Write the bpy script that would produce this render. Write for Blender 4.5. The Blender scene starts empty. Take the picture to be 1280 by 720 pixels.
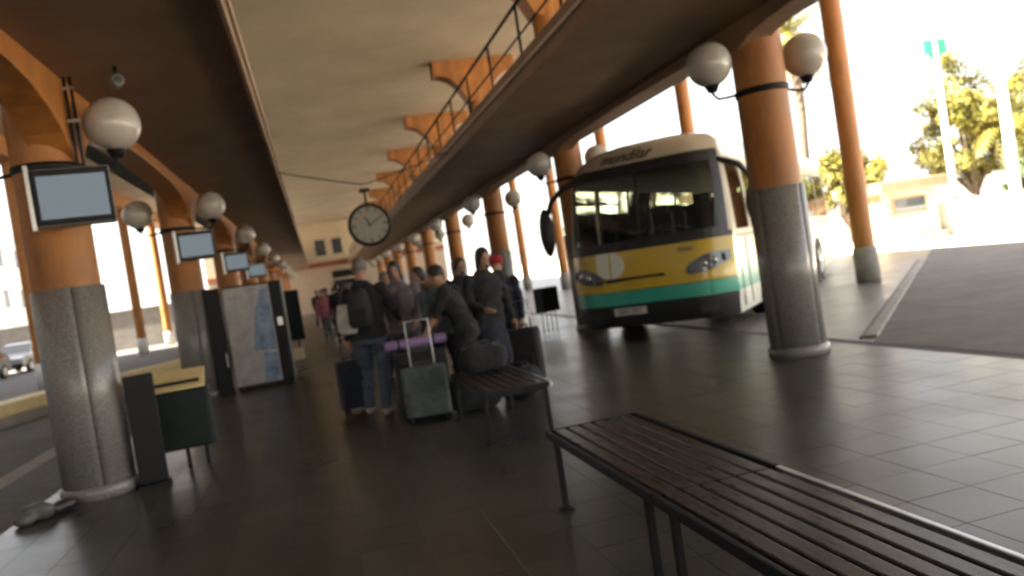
import bpy, bmesh, math, random
import numpy as np
from mathutils import Vector, Matrix

R = math.radians
random.seed(7)
S = bpy.context.scene
COL = S.collection
PI = math.pi

# ------------------------------------------------------------------ camera
CAMM = [[0.959586, 0.15569, -0.234425], [-0.236121, -0.007774, -0.971692], [-0.153105, 0.987775, 0.029302]]
EYE = 1.55
cd = bpy.data.cameras.new('camera')
cam = bpy.data.objects.new('camera', cd)
COL.objects.link(cam)
m3 = Matrix(CAMM)
cam.matrix_world = Matrix.Translation((0, 0, EYE)) @ m3.to_4x4()
cd.sensor_width = 36.0
cd.lens = 28.125
cd.clip_start = 0.05
cd.clip_end = 2000
cd.dof.use_dof = True
cd.dof.focus_distance = 1.6
cd.dof.aperture_fstop = 3.5
S.camera = cam

# ------------------------------------------------------------------ sky, sun, exposure
SUN_EL = R(47)
SUN_AZ = Vector((-1.0, -0.05, 0)).normalized()          # horizontal direction towards the sun
w = bpy.data.worlds.new('World')
S.world = w
w.use_nodes = True
nt = w.node_tree
sky = nt.nodes.new('ShaderNodeTexSky')
sky.sky_type = 'NISHITA'
sky.sun_disc = False
sky.sun_elevation = SUN_EL
sky.dust_density = 2.0
sky.sun_rotation = math.atan2(SUN_AZ.x, SUN_AZ.y)
bg = nt.nodes['Background']
bg.inputs['Strength'].default_value = 0.05
veil = nt.nodes.new('ShaderNodeMix')                    # thin white cloud veil over the whole sky
veil.data_type = 'RGBA'
veil.inputs['Factor'].default_value = 0.65
VA = [i for i in veil.inputs if i.name == 'A' and i.type == 'RGBA'][0]
VB = [i for i in veil.inputs if i.name == 'B' and i.type == 'RGBA'][0]
VB.default_value = (4.4, 4.15, 3.75, 1)
nt.links.new(sky.outputs['Color'], VA)
nt.links.new([o for o in veil.outputs if o.type == 'RGBA'][0], bg.inputs['Color'])
ld = bpy.data.lights.new('sun', 'SUN')
ld.energy = 5.0
ld.angle = R(0.5)
ld.color = (1.0, 0.90, 0.74)
sun = bpy.data.objects.new('sun', ld)
COL.objects.link(sun)
sd = Vector((SUN_AZ.x * math.cos(SUN_EL), SUN_AZ.y * math.cos(SUN_EL), math.sin(SUN_EL)))
sun.rotation_euler = sd.to_track_quat('Z', 'Y').to_euler()
sun.location = (0, 0, 60)
S.view_settings.view_transform = 'Standard'
S.view_settings.look = 'None'
S.view_settings.gamma = 1.0
S.view_settings.use_curve_mapping = False
S.view_settings.exposure = 3.6
S.cycles.max_bounces = 10
S.cycles.diffuse_bounces = 6
S.cycles.transparent_max_bounces = 12
S.cycles.use_denoising = True
S.cycles.caustics_reflective = False
S.cycles.caustics_refractive = False

# ------------------------------------------------------------------ materials
MATS = {}
def mat(name, col, rough=0.6, metal=0.0, spec=0.5, var=0.0, vscale=4.0, bump=0.0, bscale=60.0,
        stretch=(1, 1, 1), col2=None, emit=None, coat=0.0, sheen=0.0, rvar=0.0):
    m = bpy.data.materials.new(name)
    m.use_nodes = True
    n = m.node_tree.nodes
    l = m.node_tree.links
    b = n['Principled BSDF']
    b.inputs['Base Color'].default_value = (*col, 1)
    b.inputs['Roughness'].default_value = rough
    b.inputs['Metallic'].default_value = metal
    b.inputs['Specular IOR Level'].default_value = spec
    b.inputs['Coat Weight'].default_value = coat
    b.inputs['Coat Roughness'].default_value = 0.08
    if sheen:
        b.inputs['Sheen Weight'].default_value = sheen
    if emit:
        b.inputs['Emission Color'].default_value = (*emit[:3], 1)
        b.inputs['Emission Strength'].default_value = emit[3]
    if var or bump or rvar:
        tc = n.new('ShaderNodeTexCoord')
        mp = n.new('ShaderNodeMapping')
        mp.inputs['Scale'].default_value = stretch
        l.new(tc.outputs['Object'], mp.inputs['Vector'])
    if var or rvar:
        t = n.new('ShaderNodeTexNoise')
        t.inputs['Scale'].default_value = vscale
        t.inputs['Detail'].default_value = 6
        t.inputs['Roughness'].default_value = 0.65
        l.new(mp.outputs['Vector'], t.inputs['Vector'])
        if var:
            r = n.new('ShaderNodeValToRGB')
            r.color_ramp.elements[0].position = 0.32
            r.color_ramp.elements[1].position = 0.7
            c2 = col2 if col2 else tuple(c * (1 - var) for c in col)
            r.color_ramp.elements[0].color = (*c2, 1)
            r.color_ramp.elements[1].color = (*[min(1, c * (1 + (0 if col2 else var * .5))) for c in col], 1)
            l.new(t.outputs['Fac'], r.inputs['Fac'])
            l.new(r.outputs['Color'], b.inputs['Base Color'])
        if rvar:
            mr = n.new('ShaderNodeMapRange')
            mr.inputs['From Min'].default_value = 0.3
            mr.inputs['From Max'].default_value = 0.7
            mr.inputs['To Min'].default_value = max(0.02, rough - rvar)
            mr.inputs['To Max'].default_value = rough + rvar
            l.new(t.outputs['Fac'], mr.inputs['Value'])
            l.new(mr.outputs['Result'], b.inputs['Roughness'])
    if bump:
        t2 = n.new('ShaderNodeTexNoise')
        t2.inputs['Scale'].default_value = bscale
        t2.inputs['Detail'].default_value = 4
        l.new(mp.outputs['Vector'], t2.inputs['Vector'])
        bp = n.new('ShaderNodeBump')
        bp.inputs['Strength'].default_value = bump
        bp.inputs['Distance'].default_value = 0.02
        l.new(t2.outputs['Fac'], bp.inputs['Height'])
        l.new(bp.outputs['Normal'], b.inputs['Normal'])
    MATS[name] = m
    return m

def glass_mat(name, tint, refl_rough=0.03, tr=1.0):
    m = bpy.data.materials.new(name)
    m.use_nodes = True
    n = m.node_tree.nodes
    l = m.node_tree.links
    n.remove(n['Principled BSDF'])
    out = n['Material Output']
    t = n.new('ShaderNodeBsdfTransparent')
    t.inputs['Color'].default_value = (*tint, 1)
    g = n.new('ShaderNodeBsdfGlossy')
    g.inputs['Roughness'].default_value = refl_rough
    f = n.new('ShaderNodeFresnel')
    f.inputs['IOR'].default_value = 1.5
    mx = n.new('ShaderNodeMixShader')
    l.new(f.outputs['Fac'], mx.inputs['Fac'])
    l.new(t.outputs['BSDF'], mx.inputs[1])
    l.new(g.outputs['BSDF'], mx.inputs[2])
    l.new(mx.outputs['Shader'], out.inputs['Surface'])
    MATS[name] = m
    return m

ORANGE = mat('orange_paint', (0.44, 0.175, 0.042), 0.5, var=0.4, vscale=4.5, stretch=(1, 1, .3), bump=0.08, bscale=40, rvar=.12)
BROWN = mat('brown_soffit', (0.30, 0.19, 0.12), 0.65, var=0.2, vscale=1.5, bump=0.1, bscale=25)
GREENGREY = mat('grey_green_soffit', (0.17, 0.2, 0.18), 0.75, var=0.15, vscale=1.5, bump=.1, bscale=25)
CREAM = mat('cream_plaster', (0.62, 0.53, 0.40), 0.85, var=0.2, vscale=.33, bump=0.12, bscale=18)
CREAMW = mat('cream_wall', (0.66, 0.56, 0.42), 0.85, var=0.12, vscale=.7, bump=0.1, bscale=20)
REDBR = mat('red_brown_beam', (0.30, 0.10, 0.055), 0.6, var=.2, vscale=2)
GRANITE = mat('granite', (0.30, 0.285, 0.265), 0.26, var=0.0, vscale=90, col2=(0.15, 0.145, 0.14), rvar=.08)
_g = GRANITE
GRANITE = mat('granite_panel', (0.34, 0.32, 0.30), 0.24, var=.5, vscale=55, col2=(0.15, 0.145, 0.14), spec=.6)
JOINT = mat('dark_joint', (0.062, 0.058, 0.052), 0.8)
CONC = mat('concrete', (0.30, 0.285, 0.26), 0.8, var=.25, vscale=2, bump=.3, bscale=40)
ASPH = mat('asphalt', (0.13, 0.122, 0.112), 0.8, var=.35, vscale=1.2, bump=.5, bscale=120)
ROADM = mat('road_asphalt', (0.11, 0.105, 0.10), 0.82, var=.3, vscale=.6, bump=.5, bscale=90)
PAVE = mat('bay_concrete', (0.16, 0.15, 0.135), 0.38, var=.3, vscale=1.1, bump=.06, bscale=30, rvar=.1)
PALEGR = mat('pale_ground', (0.55, 0.49, 0.40), 0.85, var=.2, vscale=.4, bump=.3, bscale=30)
SUNYEL = mat('sunlit_yellow', (0.82, 0.66, 0.33), 0.6, var=.15, vscale=6)  # sunlight on the left put into a colour, for bin lid and kerb blocks
BLACKM = mat('black_metal', (0.011, 0.011, 0.012), 0.5, spec=.3, var=.3, vscale=20)
DKGREEN = mat('dark_green_metal', (0.012, 0.021, 0.019), 0.55, spec=.25, var=.2, vscale=12)
STEEL = mat('brushed_steel', (0.5, 0.5, 0.5), 0.3, metal=1.0)
SLATM = mat('bench_slat', (0.055, 0.042, 0.033), 0.33, var=.4, vscale=9, stretch=(6, .6, 6), spec=.6, rvar=.1)
ALU = mat('aluminium_trim', (0.62, 0.63, 0.64), 0.32, metal=.9, var=.1, vscale=20)
WHITEP = mat('white_paint', (0.78, 0.77, 0.74), 0.5, var=.08, vscale=3)
GLOBE = mat('opal_glass', (0.50, 0.475, 0.43), 0.28, var=.12, vscale=3, coat=.4)
SCREEN = mat('monitor_screen', (0.03, 0.05, 0.07), 0.4, emit=(0.42, 0.50, 0.55, 0.032), spec=.25)
GREYPL = mat('grey_plastic', (0.20, 0.205, 0.20), 0.5, var=.15, vscale=8)
RUBBER = mat('rubber', (0.02, 0.02, 0.02), 0.8, bump=.2, bscale=40)
BUSY = mat('bus_yellow', (0.62, 0.43, 0.035), 0.28, coat=.6, var=.1, vscale=2)
BUSC = mat('bus_cream', (0.52, 0.45, 0.34), 0.3, coat=.6, var=.08, vscale=2)
BUST = mat('bus_teal', (0.05, 0.42, 0.32), 0.28, coat=.6, var=.1, vscale=2)
BUSW = mat('bus_white', (0.74, 0.76, 0.68), 0.28, coat=.6, var=.08, vscale=2)
BUSB = mat('bus_black', (0.022, 0.023, 0.025), 0.4, var=.2, vscale=5)
BUSIN = mat('bus_interior', (0.05, 0.05, 0.055), 0.85)
SEATM = mat('seat_fabric', (0.035, 0.04, 0.05), 0.9, bump=.2, bscale=80)
GLASS = glass_mat('bus_glass', (0.62, 0.68, 0.63))
WGLASS = glass_mat('tinted_glass', (0.82, 0.88, 0.8))
HOUSEGL = mat('house_window_glass', (0.05, 0.06, 0.07), 0.08, spec=.8)
LENS = mat('lamp_lens', (0.10, 0.105, 0.11), 0.12, metal=.3, coat=1.0)
CHROME = mat('chrome', (0.7, 0.7, 0.7), 0.15, metal=1.0)
INK = mat('dark_lettering', (0.03, 0.03, 0.032), 0.4)
GREYINK = mat('grey_lettering', (0.25, 0.23, 0.14), 0.35, metal=.3)
PLATE = mat('plate_white', (0.6, 0.6, 0.57), 0.4)
DIAL = mat('clock_dial', (0.33, 0.32, 0.29), 0.5, var=.1, vscale=4)
BARK = mat('bark', (0.13, 0.10, 0.075), 0.9, var=.35, vscale=8, bump=.6, bscale=30, stretch=(1, 1, .3))
LEAFY = mat('yellow_green_leaf', (0.26, 0.20, 0.03), 0.55, var=.5, vscale=1.3, col2=(0.09, 0.11, 0.02))
LEAFG = mat('green_leaf', (0.07, 0.10, 0.03), 0.55, var=.5, vscale=1.3, col2=(0.035, 0.06, 0.02))
HOUSEP = mat('pale_facade', (0.17, 0.175, 0.175), 0.85, var=.1, vscale=.5, bump=.1, bscale=12)
HOUSEB = mat('beige_facade', (0.60, 0.46, 0.30), 0.85, var=.12, vscale=.6, bump=.1, bscale=12)
ROOFT = mat('terracotta_roof', (0.28, 0.13, 0.07), 0.8, var=.3, vscale=4)

# polished floor tile: colour changes from tile to tile by its place
TILE = 0.40
def floor_mat():
    m = bpy.data.materials.new('terrazzo_tile')
    m.use_nodes = True
    n = m.node_tree.nodes
    l = m.node_tree.links
    b = n['Principled BSDF']
    g = n.new('ShaderNodeNewGeometry')
    sn = n.new('ShaderNodeVectorMath'); sn.operation = 'SNAP'
    sn.inputs[1].default_value = (TILE, TILE, 10)
    l.new(g.outputs['Position'], sn.inputs[0])
    wn = n.new('ShaderNodeTexWhiteNoise'); wn.noise_dimensions = '3D'
    l.new(sn.outputs['Vector'], wn.inputs['Vector'])
    no = n.new('ShaderNodeTexNoise')
    no.inputs['Scale'].default_value = 1.1
    no.inputs['Detail'].default_value = 8
    l.new(g.outputs['Position'], no.inputs['Vector'])
    fine = n.new('ShaderNodeTexVoronoi'); fine.inputs['Scale'].default_value = 90
    l.new(g.outputs['Position'], fine.inputs['Vector'])
    r = n.new('ShaderNodeValToRGB')
    b.inputs['Specular IOR Level'].default_value = .32
    r.color_ramp.elements[0].position = .05; r.color_ramp.elements[0].color = (0.045, 0.042, 0.036, 1)
    r.color_ramp.elements[1].position = .95; r.color_ramp.elements[1].color = (0.10, 0.094, 0.08, 1)
    ad = n.new('ShaderNodeMath'); ad.operation = 'MULTIPLY_ADD'
    ad.inputs[1].default_value = .22
    l.new(wn.outputs['Value'], ad.inputs[0]); l.new(no.outputs['Fac'], ad.inputs[2])
    ad2 = n.new('ShaderNodeMath'); ad2.operation = 'MULTIPLY_ADD'
    ad2.inputs[1].default_value = -.25
    l.new(fine.outputs['Distance'], ad2.inputs[0]); l.new(ad.outputs[0], ad2.inputs[2])
    l.new(ad2.outputs[0], r.inputs['Fac'])
    l.new(r.outputs['Color'], b.inputs['Base Color'])
    mr = n.new('ShaderNodeMapRange')
    mr.inputs['From Min'].default_value = .3; mr.inputs['From Max'].default_value = .7
    mr.inputs['To Min'].default_value = .27; mr.inputs['To Max'].default_value = .36
    l.new(no.outputs['Fac'], mr.inputs['Value'])
    l.new(mr.outputs['Result'], b.inputs['Roughness'])
    bp = n.new('ShaderNodeBump'); bp.inputs['Strength'].default_value = .04; bp.inputs['Distance'].default_value = .01
    n2 = n.new('ShaderNodeTexNoise'); n2.inputs['Scale'].default_value = 14; n2.inputs['Detail'].default_value = 3
    l.new(g.outputs['Position'], n2.inputs['Vector']); l.new(n2.outputs['Fac'], bp.inputs['Height'])
    l.new(bp.outputs['Normal'], b.inputs['Normal'])
    return m
TILEM = floor_mat()

# ------------------------------------------------------------------ helpers
class MB:
    def __init__(s):
        s.v = []; s.f = []; s.mi = []; s.sm = []
    def add(s, vs, fs, mi=0, sm=False, mtx=None):
        o = len(s.v)
        if mtx is not None:
            vs = [tuple(mtx @ Vector(v)) for v in vs]
        s.v.extend(vs)
        for f in fs:
            s.f.append([i + o for i in f]); s.mi.append(mi); s.sm.append(sm)
        return s
    def box(s, x0, x1, y0, y1, z0, z1, mi=0, mtx=None):
        vs = [(x0, y0, z0), (x1, y0, z0), (x1, y1, z0), (x0, y1, z0), (x0, y0, z1), (x1, y0, z1), (x1, y1, z1), (x0, y1, z1)]
        return s.add(vs, [(0, 3, 2, 1), (4, 5, 6, 7), (0, 1, 5, 4), (1, 2, 6, 5), (2, 3, 7, 6), (3, 0, 4, 7)], mi, False, mtx)
    def cyl(s, p0, p1, r0, r1=None, n=12, mi=0, cap=True, sm=True):
        r1 = r0 if r1 is None else r1
        p0 = Vector(p0); p1 = Vector(p1)
        d = (p1 - p0).normalized()
        a = d.orthogonal().normalized(); b = d.cross(a)
        vs = []
        for p, r in ((p0, r0), (p1, r1)):
            for i in range(n):
                t = 2 * PI * i / n
                vs.append(tuple(p + (a * math.cos(t) + b * math.sin(t)) * r))
        fs = [(i, (i + 1) % n, n + (i + 1) % n, n + i) for i in range(n)]
        s.add(vs, fs, mi, sm)
        if cap:
            s.add(vs, [tuple(range(n))[::-1], tuple(range(n, 2 * n))], mi, False)
        return s
    def tube(s, pts, r, n=8, mi=0):
        pts = [Vector(p) for p in pts]
        rs = r if isinstance(r, (list, tuple)) else [r] * len(pts)
        vs = []; fs = []
        up = None
        for i, p in enumerate(pts):
            d = (pts[min(i + 1, len(pts) - 1)] - pts[max(i - 1, 0)]).normalized()
            if up is None:
                a = d.orthogonal().normalized()
            else:
                a = (up - d * up.dot(d)).normalized()
            up = a
            b = d.cross(a)
            for k in range(n):
                t = 2 * PI * k / n
                vs.append(tuple(p + (a * math.cos(t) + b * math.sin(t)) * rs[i]))
        for i in range(len(pts) - 1):
            for k in range(n):
                fs.append((i * n + k, i * n + (k + 1) % n, (i + 1) * n + (k + 1) % n, (i + 1) * n + k))
        fs.append(tuple(range(n))[::-1]); fs.append(tuple(range((len(pts) - 1) * n, len(pts) * n)))
        return s.add(vs, fs, mi, True)
    def lathe(s, prof, n=24, c=(0, 0, 0), mi=0, sm=True, a0=0.0, a1=2 * PI):
        full = abs(a1 - a0 - 2 * PI) < 1e-6
        m = n if full else n + 1
        vs = []
        for r, z in prof:
            for i in range(m):
                t = a0 + (a1 - a0) * i / n
                vs.append((c[0] + r * math.cos(t), c[1] + r * math.sin(t), c[2] + z))
        fs = []
        for j in range(len(prof) - 1):
            for i in range(n):
                k = (i + 1) % m
                fs.append((j * m + i, j * m + k, (j + 1) * m + k, (j + 1) * m + i))
        return s.add(vs, fs, mi, sm)
    def ell(s, c, rx, ry, rz, n=16, k=10, mi=0, mtx=None):
        vs = []; fs = []
        for j in range(1, k):
            p = PI * j / k
            for i in range(n):
                t = 2 * PI * i / n
                vs.append((c[0] + rx * math.sin(p) * math.cos(t), c[1] + ry * math.sin(p) * math.sin(t), c[2] + rz * math.cos(p)))
        for j in range(k - 2):
            for i in range(n):
                fs.append((j * n + i, (j + 1) * n + i, (j + 1) * n + (i + 1) % n, j * n + (i + 1) % n))
        o = len(vs)
        vs.append((c[0], c[1], c[2] + rz)); vs.append((c[0], c[1], c[2] - rz))
        for i in range(n):
            fs.append((o, i, (i + 1) % n)); fs.append((o + 1, (k - 2) * n + (i + 1) % n, (k - 2) * n + i))
        return s.add(vs, fs, mi, True, mtx)
    def prism(s, poly, axis, a0, a1, mi=0, sm=False):
        """poly: 2D points; axis 'x','y','z' extrude from a0 to a1"""
        def P(p, a):
            if axis == 'x': return (a, p[0], p[1])
            if axis == 'y': return (p[0], a, p[1])
            return (p[0], p[1], a)
        n = len(poly)
        vs = [P(p, a0) for p in poly] + [P(p, a1) for p in poly]
        s.add(vs, [(i, (i + 1) % n, n + (i + 1) % n, n + i) for i in range(n)], mi, sm)
        s.add(vs, [tuple(range(n))[::-1], tuple(range(n, 2 * n))], mi, False)
        return s
    def mesh(s, name, mats):
        me = bpy.data.meshes.new(name)
        me.from_pydata(s.v, [], s.f)
        mats = mats if isinstance(mats, (list, tuple)) else [mats]
        for m in mats: me.materials.append(m)
        me.polygons.foreach_set('material_index', s.mi)
        me.polygons.foreach_set('use_smooth', s.sm)
        bm = bmesh.new(); bm.from_mesh(me)
        bmesh.ops.remove_doubles(bm, verts=bm.verts, dist=1e-5)
        bmesh.ops.recalc_face_normals(bm, faces=bm.faces)
        bm.to_mesh(me); bm.free()
        me.update()
        return me
    def build(s, name, mats, parent=None, bevel=0.0, loc=None, rot=None, seg=2):
        o = bpy.data.objects.new(name, s.mesh(name, mats))
        COL.objects.link(o)
        if parent: o.parent = parent
        if loc: o.location = loc
        if rot: o.rotation_euler = rot
        if bevel:
            md = o.modifiers.new('bevel', 'BEVEL')
            md.width = bevel; md.segments = seg; md.limit_method = 'ANGLE'; md.angle_limit = R(40)
        return o

def tag(o, label=None, cat=None, group=None, kind=None):
    if label: o['label'] = label
    if cat: o['category'] = cat
    if group: o['group'] = group
    if kind: o['kind'] = kind
    return o
def thing(name, label, cat, loc=(0, 0, 0), rz=0.0, group=None):
    o = bpy.data.objects.new(name, None)
    COL.objects.link(o)
    o.location = loc; o.rotation_euler = (0, 0, rz)
    o.empty_display_size = .2
    return tag(o, label, cat, group)
def copy_tree(o, parent=None):
    c = o.copy(); COL.objects.link(c)
    if parent: c.parent = parent
    for ch in [x for x in o.children]:
        copy_tree(ch, c)
    return c
CAMI = cam.matrix_world.inverted()
def proj(p):
    q = CAMI @ Vector(p)
    if q.z > -0.05: return None
    return (640 + 1000 * q.x / -q.z, 360 - 1000 * q.y / -q.z, -q.z)
ORD = ['first', 'second', 'third', 'fourth', 'fifth', 'sixth', 'seventh', 'eighth', 'ninth', 'tenth']

# ------------------------------------------------------------------ ground, road, floor
def sheet(name, poly, z, m, kind='structure'):
    mb = MB(); mb.add([(p[0], p[1], z) for p in poly], [tuple(range(len(poly)))])
    return tag(mb.build(name, m), kind=kind)
sheet('ground', [(-600, -600), (600, -600), (600, 600), (-600, 600)], -0.03, PALEGR)
sheet('road', [(-19, -60), (-3.6, -60), (-3.6, 160), (-19, 160)], -0.02, ROADM)
sheet('side_pavement', [(-3.62, -40), (-2.79, -40), (-2.79, 70), (-3.62, 70)], -.008, mat('dark_pavement', (.085, .08, .072), .75, var=.3, vscale=3, bump=.3, bscale=50))
sheet('bay_pavement', [(6.2, -30), (19.3, -30), (19.3, 90), (6.2, 90)], -0.006, PAVE)
dg = Vector((.69, .724)); dn = Vector((.724, -.69))
a0 = Vector((5.42, 7.45))
mb = MB()
pp = [(6.21, 8.16), (6.21, -30), (19.28, -30), (19.28, 8.16 + 13.07 * .724 / .69)]
sheet('asphalt_bay', [tuple(p) for p in pp], -0.002, ASPH)

FX0, FX1, FY0, FY1 = -2.8, 6.2, -3.2, 70.0
fl = sheet('floor', [(FX0, FY0), (FX1, FY0), (FX1, FY1), (FX0, FY1)], -0.0045, JOINT)
def tile_mb(x, y, mb):
    g = 0.0014; c = 0.0012
    x0, x1, y0, y1 = x + g, x + TILE - g, y + g, y + TILE - g
    vs = [(x0, y0, -.012), (x1, y0, -.012), (x1, y1, -.012), (x0, y1, -.012),
          (x0, y0, -c), (x1, y0, -c), (x1, y1, -c), (x0, y1, -c),
          (x0 + c, y0 + c, 0), (x1 - c, y0 + c, 0), (x1 - c, y1 - c, 0), (x0 + c, y1 - c, 0)]
    mb.add(vs, [(0, 1, 5, 4), (1, 2, 6, 5), (2, 3, 7, 6), (3, 0, 4, 7), (4, 5, 9, 8), (5, 6, 10, 9), (6, 7, 11, 10), (7, 4, 8, 11), (8, 9, 10, 11)])
allt = []
nx = int(round((FX1 - FX0) / TILE)); ny = int(round((FY1 - FY0) / TILE))
for i in range(nx):
    for j in range(ny):
        x = FX0 + i * TILE; y = FY0 + j * TILE
        q = proj((x + TILE / 2, y + TILE / 2, 0))
        vis = q is not None and -20 < q[0] < 1300 and 300 < q[1] < 740
        allt.append((q[2] if vis else 1e6, x, y))
allt.sort()
tm = MB(); tile_mb(-TILE / 2, -TILE / 2, tm); tme = tm.mesh('tile', TILEM)
for k, (d, x, y) in enumerate(allt[:300]):
    o = bpy.data.objects.new('tile', tme); COL.objects.link(o); o.parent = fl
    o.location = (x + TILE / 2, y + TILE / 2, random.uniform(-.0006, .0006))
    o.rotation_euler = (random.gauss(0, .0012), random.gauss(0, .0012), 0)
tm = MB()
for d, x, y in allt[300:]: tile_mb(x, y, tm)
tag(tm.build('tile_field', TILEM, fl), kind='stuff')

# kerb channel along the asphalt bay
mb = MB()
L = 13.5; ang = math.atan2(dg.y, dg.x)
th = thing('kerb', 'low grey concrete kerb running diagonally beside the dark asphalt bay', 'kerb', (a0.x + .95, a0.y + .99, 0), ang)
n = 9
for k in range(n):
    k0 = L * k / n + .006; k1 = L * (k + 1) / n - .006
    b = MB().box(k0, k1, -.09, .06, -.01, .035).build('kerb_stone', CONC, th, .012)
mb = MB().box(0, L, .075, .12, -.01, .012).build('drain_slot', BLACKM, th)

# ------------------------------------------------------------------ roof / ceiling
mb = MB()
mb.box(-8.9, 11.95, -34, 74, 7.55, 7.95)
tag(mb.build('ceiling', CREAM), kind='structure')
for nm, x0, x1, lab in (('roof_beam', 11.2, 11.85, 'long orange edge beam of the roof over the right posts'),
                        ('roof_beam', -8.75, -8.1, 'long orange edge beam of the roof over the left posts')):
    tag(MB().box(x0, x1, -34, 74, 6.95, 7.55).build(nm, ORANGE, None, .02), lab, 'beam')

# ------------------------------------------------------------------ galleries
YS = [8.3 + 7.2 * i for i in range(9)]
YA = [1.1] + YS
def gallery(sign, xe, xc, xo, label):
    """xe inner edge, xc column line, xo outer edge"""
    t = thing('gallery', label, 'gallery', (xe, 0, 0))
    lo, hi = (min(xe, xc), max(xe, xc))
    MB().box(lo - xe, hi - xe, -34, 70, 3.88, 4.12).build('slab', BROWN, t)
    lo2, hi2 = (min(xo, xc), max(xo, xc))
    MB().box(lo2 - xe, hi2 - xe, -34, 70, 3.885, 4.115).build('outer_slab', GREENGREY, t)
    MB().box(min(0, -.05 * sign), max(0, -.05 * sign), -34, 70, 3.83, 4.19).build('fascia', BROWN, t, .008)
    MB().box(min(-.055 * sign, -.085 * sign), max(-.055 * sign, -.085 * sign), -34, 70, 4.0, 4.05).build('fascia_trim', CREAMW, t, .006)
    # arched beams between the columns
    c = xc - xe - sign * .12
    ys = [-6.1] + YA
    for i in range(len(ys) - 1):
        y0, y1 = ys[i], ys[i + 1]
        if y1 < 3: continue
        poly = [(y0, 3.875), (y1, 3.875)]
        N = 20
        for k in range(N + 1):
            u = 1 - 2 * k / N
            d = (.16 + .14 * u * u + .55 * abs(u) ** 7) if sign < 0 else (.12 + .06 * u * u + .16 * abs(u) ** 12)
            poly.append((y0 + (y1 - y0) * (u + 1) / 2, 3.875 - d))
        b = MB().prism(poly, 'x', c - .17, c + .17)
        b.build('arch_beam', ORANGE if sign < 0 else BROWN, t, .012)  # right beams brown: the shade of their backlit side is put into the colour
    return t
gr = gallery(1, 3.02, 5.3, 5.78, 'long upper gallery with brown soffit over the bus side of the hall')
gl = gallery(-1, -0.40, -2.25, -2.75, 'long upper gallery with dark brown soffit on the left side of the hall')

# railing on the right gallery
rt = thing('railing', 'thin dark steel railing along the edge of the right upper gallery', 'railing', (3.14, 0, 4.12))
for z, r in ((.86, .024), (.45, .014)):
    MB().cyl((0, 4, z), (0, 69, z), r, n=8).build('handrail' if z > .8 else 'mid_rail', BLACKM, rt)
pm = MB().cyl((0, 0, 0), (0, 0, .86), .02, n=8).mesh('rail_post', BLACKM)
y = 5.0
while y < 69:
    o = bpy.data.objects.new('rail_post', pm); COL.objects.link(o); o.parent = rt; o.location = (0, y, 0)
    y += 1.8

# ------------------------------------------------------------------ columns
def column(x, y, label, group, upper):
    t = thing('column', label, 'column', (x, y, 0), 0, group)
    core = MB().lathe([(.0, 0), (.283, 0), (.283, 1.95), (0, 1.95)], 32).build('core', JOINT, t)
    ph = R(20)
    for k in range(4):
        a = ph + k * PI / 2
        g = .012
        pr = [(.285, .0), (.318, .0), (.318, 1.96), (.285, 1.96)]
        mbp = MB().lathe(pr + [pr[0]], 9, a0=a + g, a1=a + PI / 2 - g)
        # close the ends
        for e in (a + g, a + PI / 2 - g):
            vs = [(r * math.cos(e), r * math.sin(e), z) for r, z in pr]
            mbp.add(vs, [(0, 1, 2, 3)])
        o = mbp.build('stone_panel', GRANITE, t)
    MB().lathe([(0, 0), (.345, 0), (.345, .09), (.325, .12), (.32, .12)], 32).build('plinth', GRANITE, t)
    MB().lathe([(.29, 1.95), (.29, 3.885)], 32).build('shaft', ORANGE, t)
    if upper:
        MB().lathe([(.29, 4.115), (.29, 6.9)], 28).build('upper_shaft', ORANGE, t)
        poly = []
        top = 7.548
        N = 10
        right = []
        for k in range(N + 1):
            f = k / N
            xx = .29 + (1.2 - .29) * f ** 1.0
            zz = 6.35 + (7.13 - 6.35) * (1 - (1 - f) ** 2.6)
            right.append((xx, zz))
        poly = [(-p[0], p[1]) for p in right[::-1]] + right + [(1.2, top), (-1.2, top)]
        MB().prism(poly, 'y', -.27, .27).build('capital', ORANGE, t, .02)
    return t
for i, y in enumerate(YS):
    column(5.3, y, 'orange round column with grey stone base, %s from the camera in the bus side row' % ORD[i],
           'columns in the row beside the buses', True)
    column(-2.25, y, 'orange round column with grey stone base, %s from the camera in the left row' % ORD[i],
           'columns in the left row', False)

# tall thin outer posts
def post(x, y, label, group):
    t = thing('post', label, 'post', (x, y, 0), 0, group)
    MB().lathe([(.215, .75), (.215, 6.95)], 20).build('shaft', ORANGE, t)
    MB().lathe([(0, 0), (.25, 0), (.25, .72), (.215, .76)], 20).build('base', CONC if x > 0 else WHITEP, t)
for i, y in enumerate([15.0 + 7.2 * k for k in range(6)]):
    post(11.5, y, 'tall thin orange post holding the roof edge on the bus side, %s from the camera' % ORD[i], 'outer posts on the bus side')
for i, y in enumerate([27.3 + 7.1 * k for k in range(5)]):
    post(-8.42, y, 'tall thin orange post by the left road, %s from the camera' % ORD[i], 'outer posts by the left road')

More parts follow.
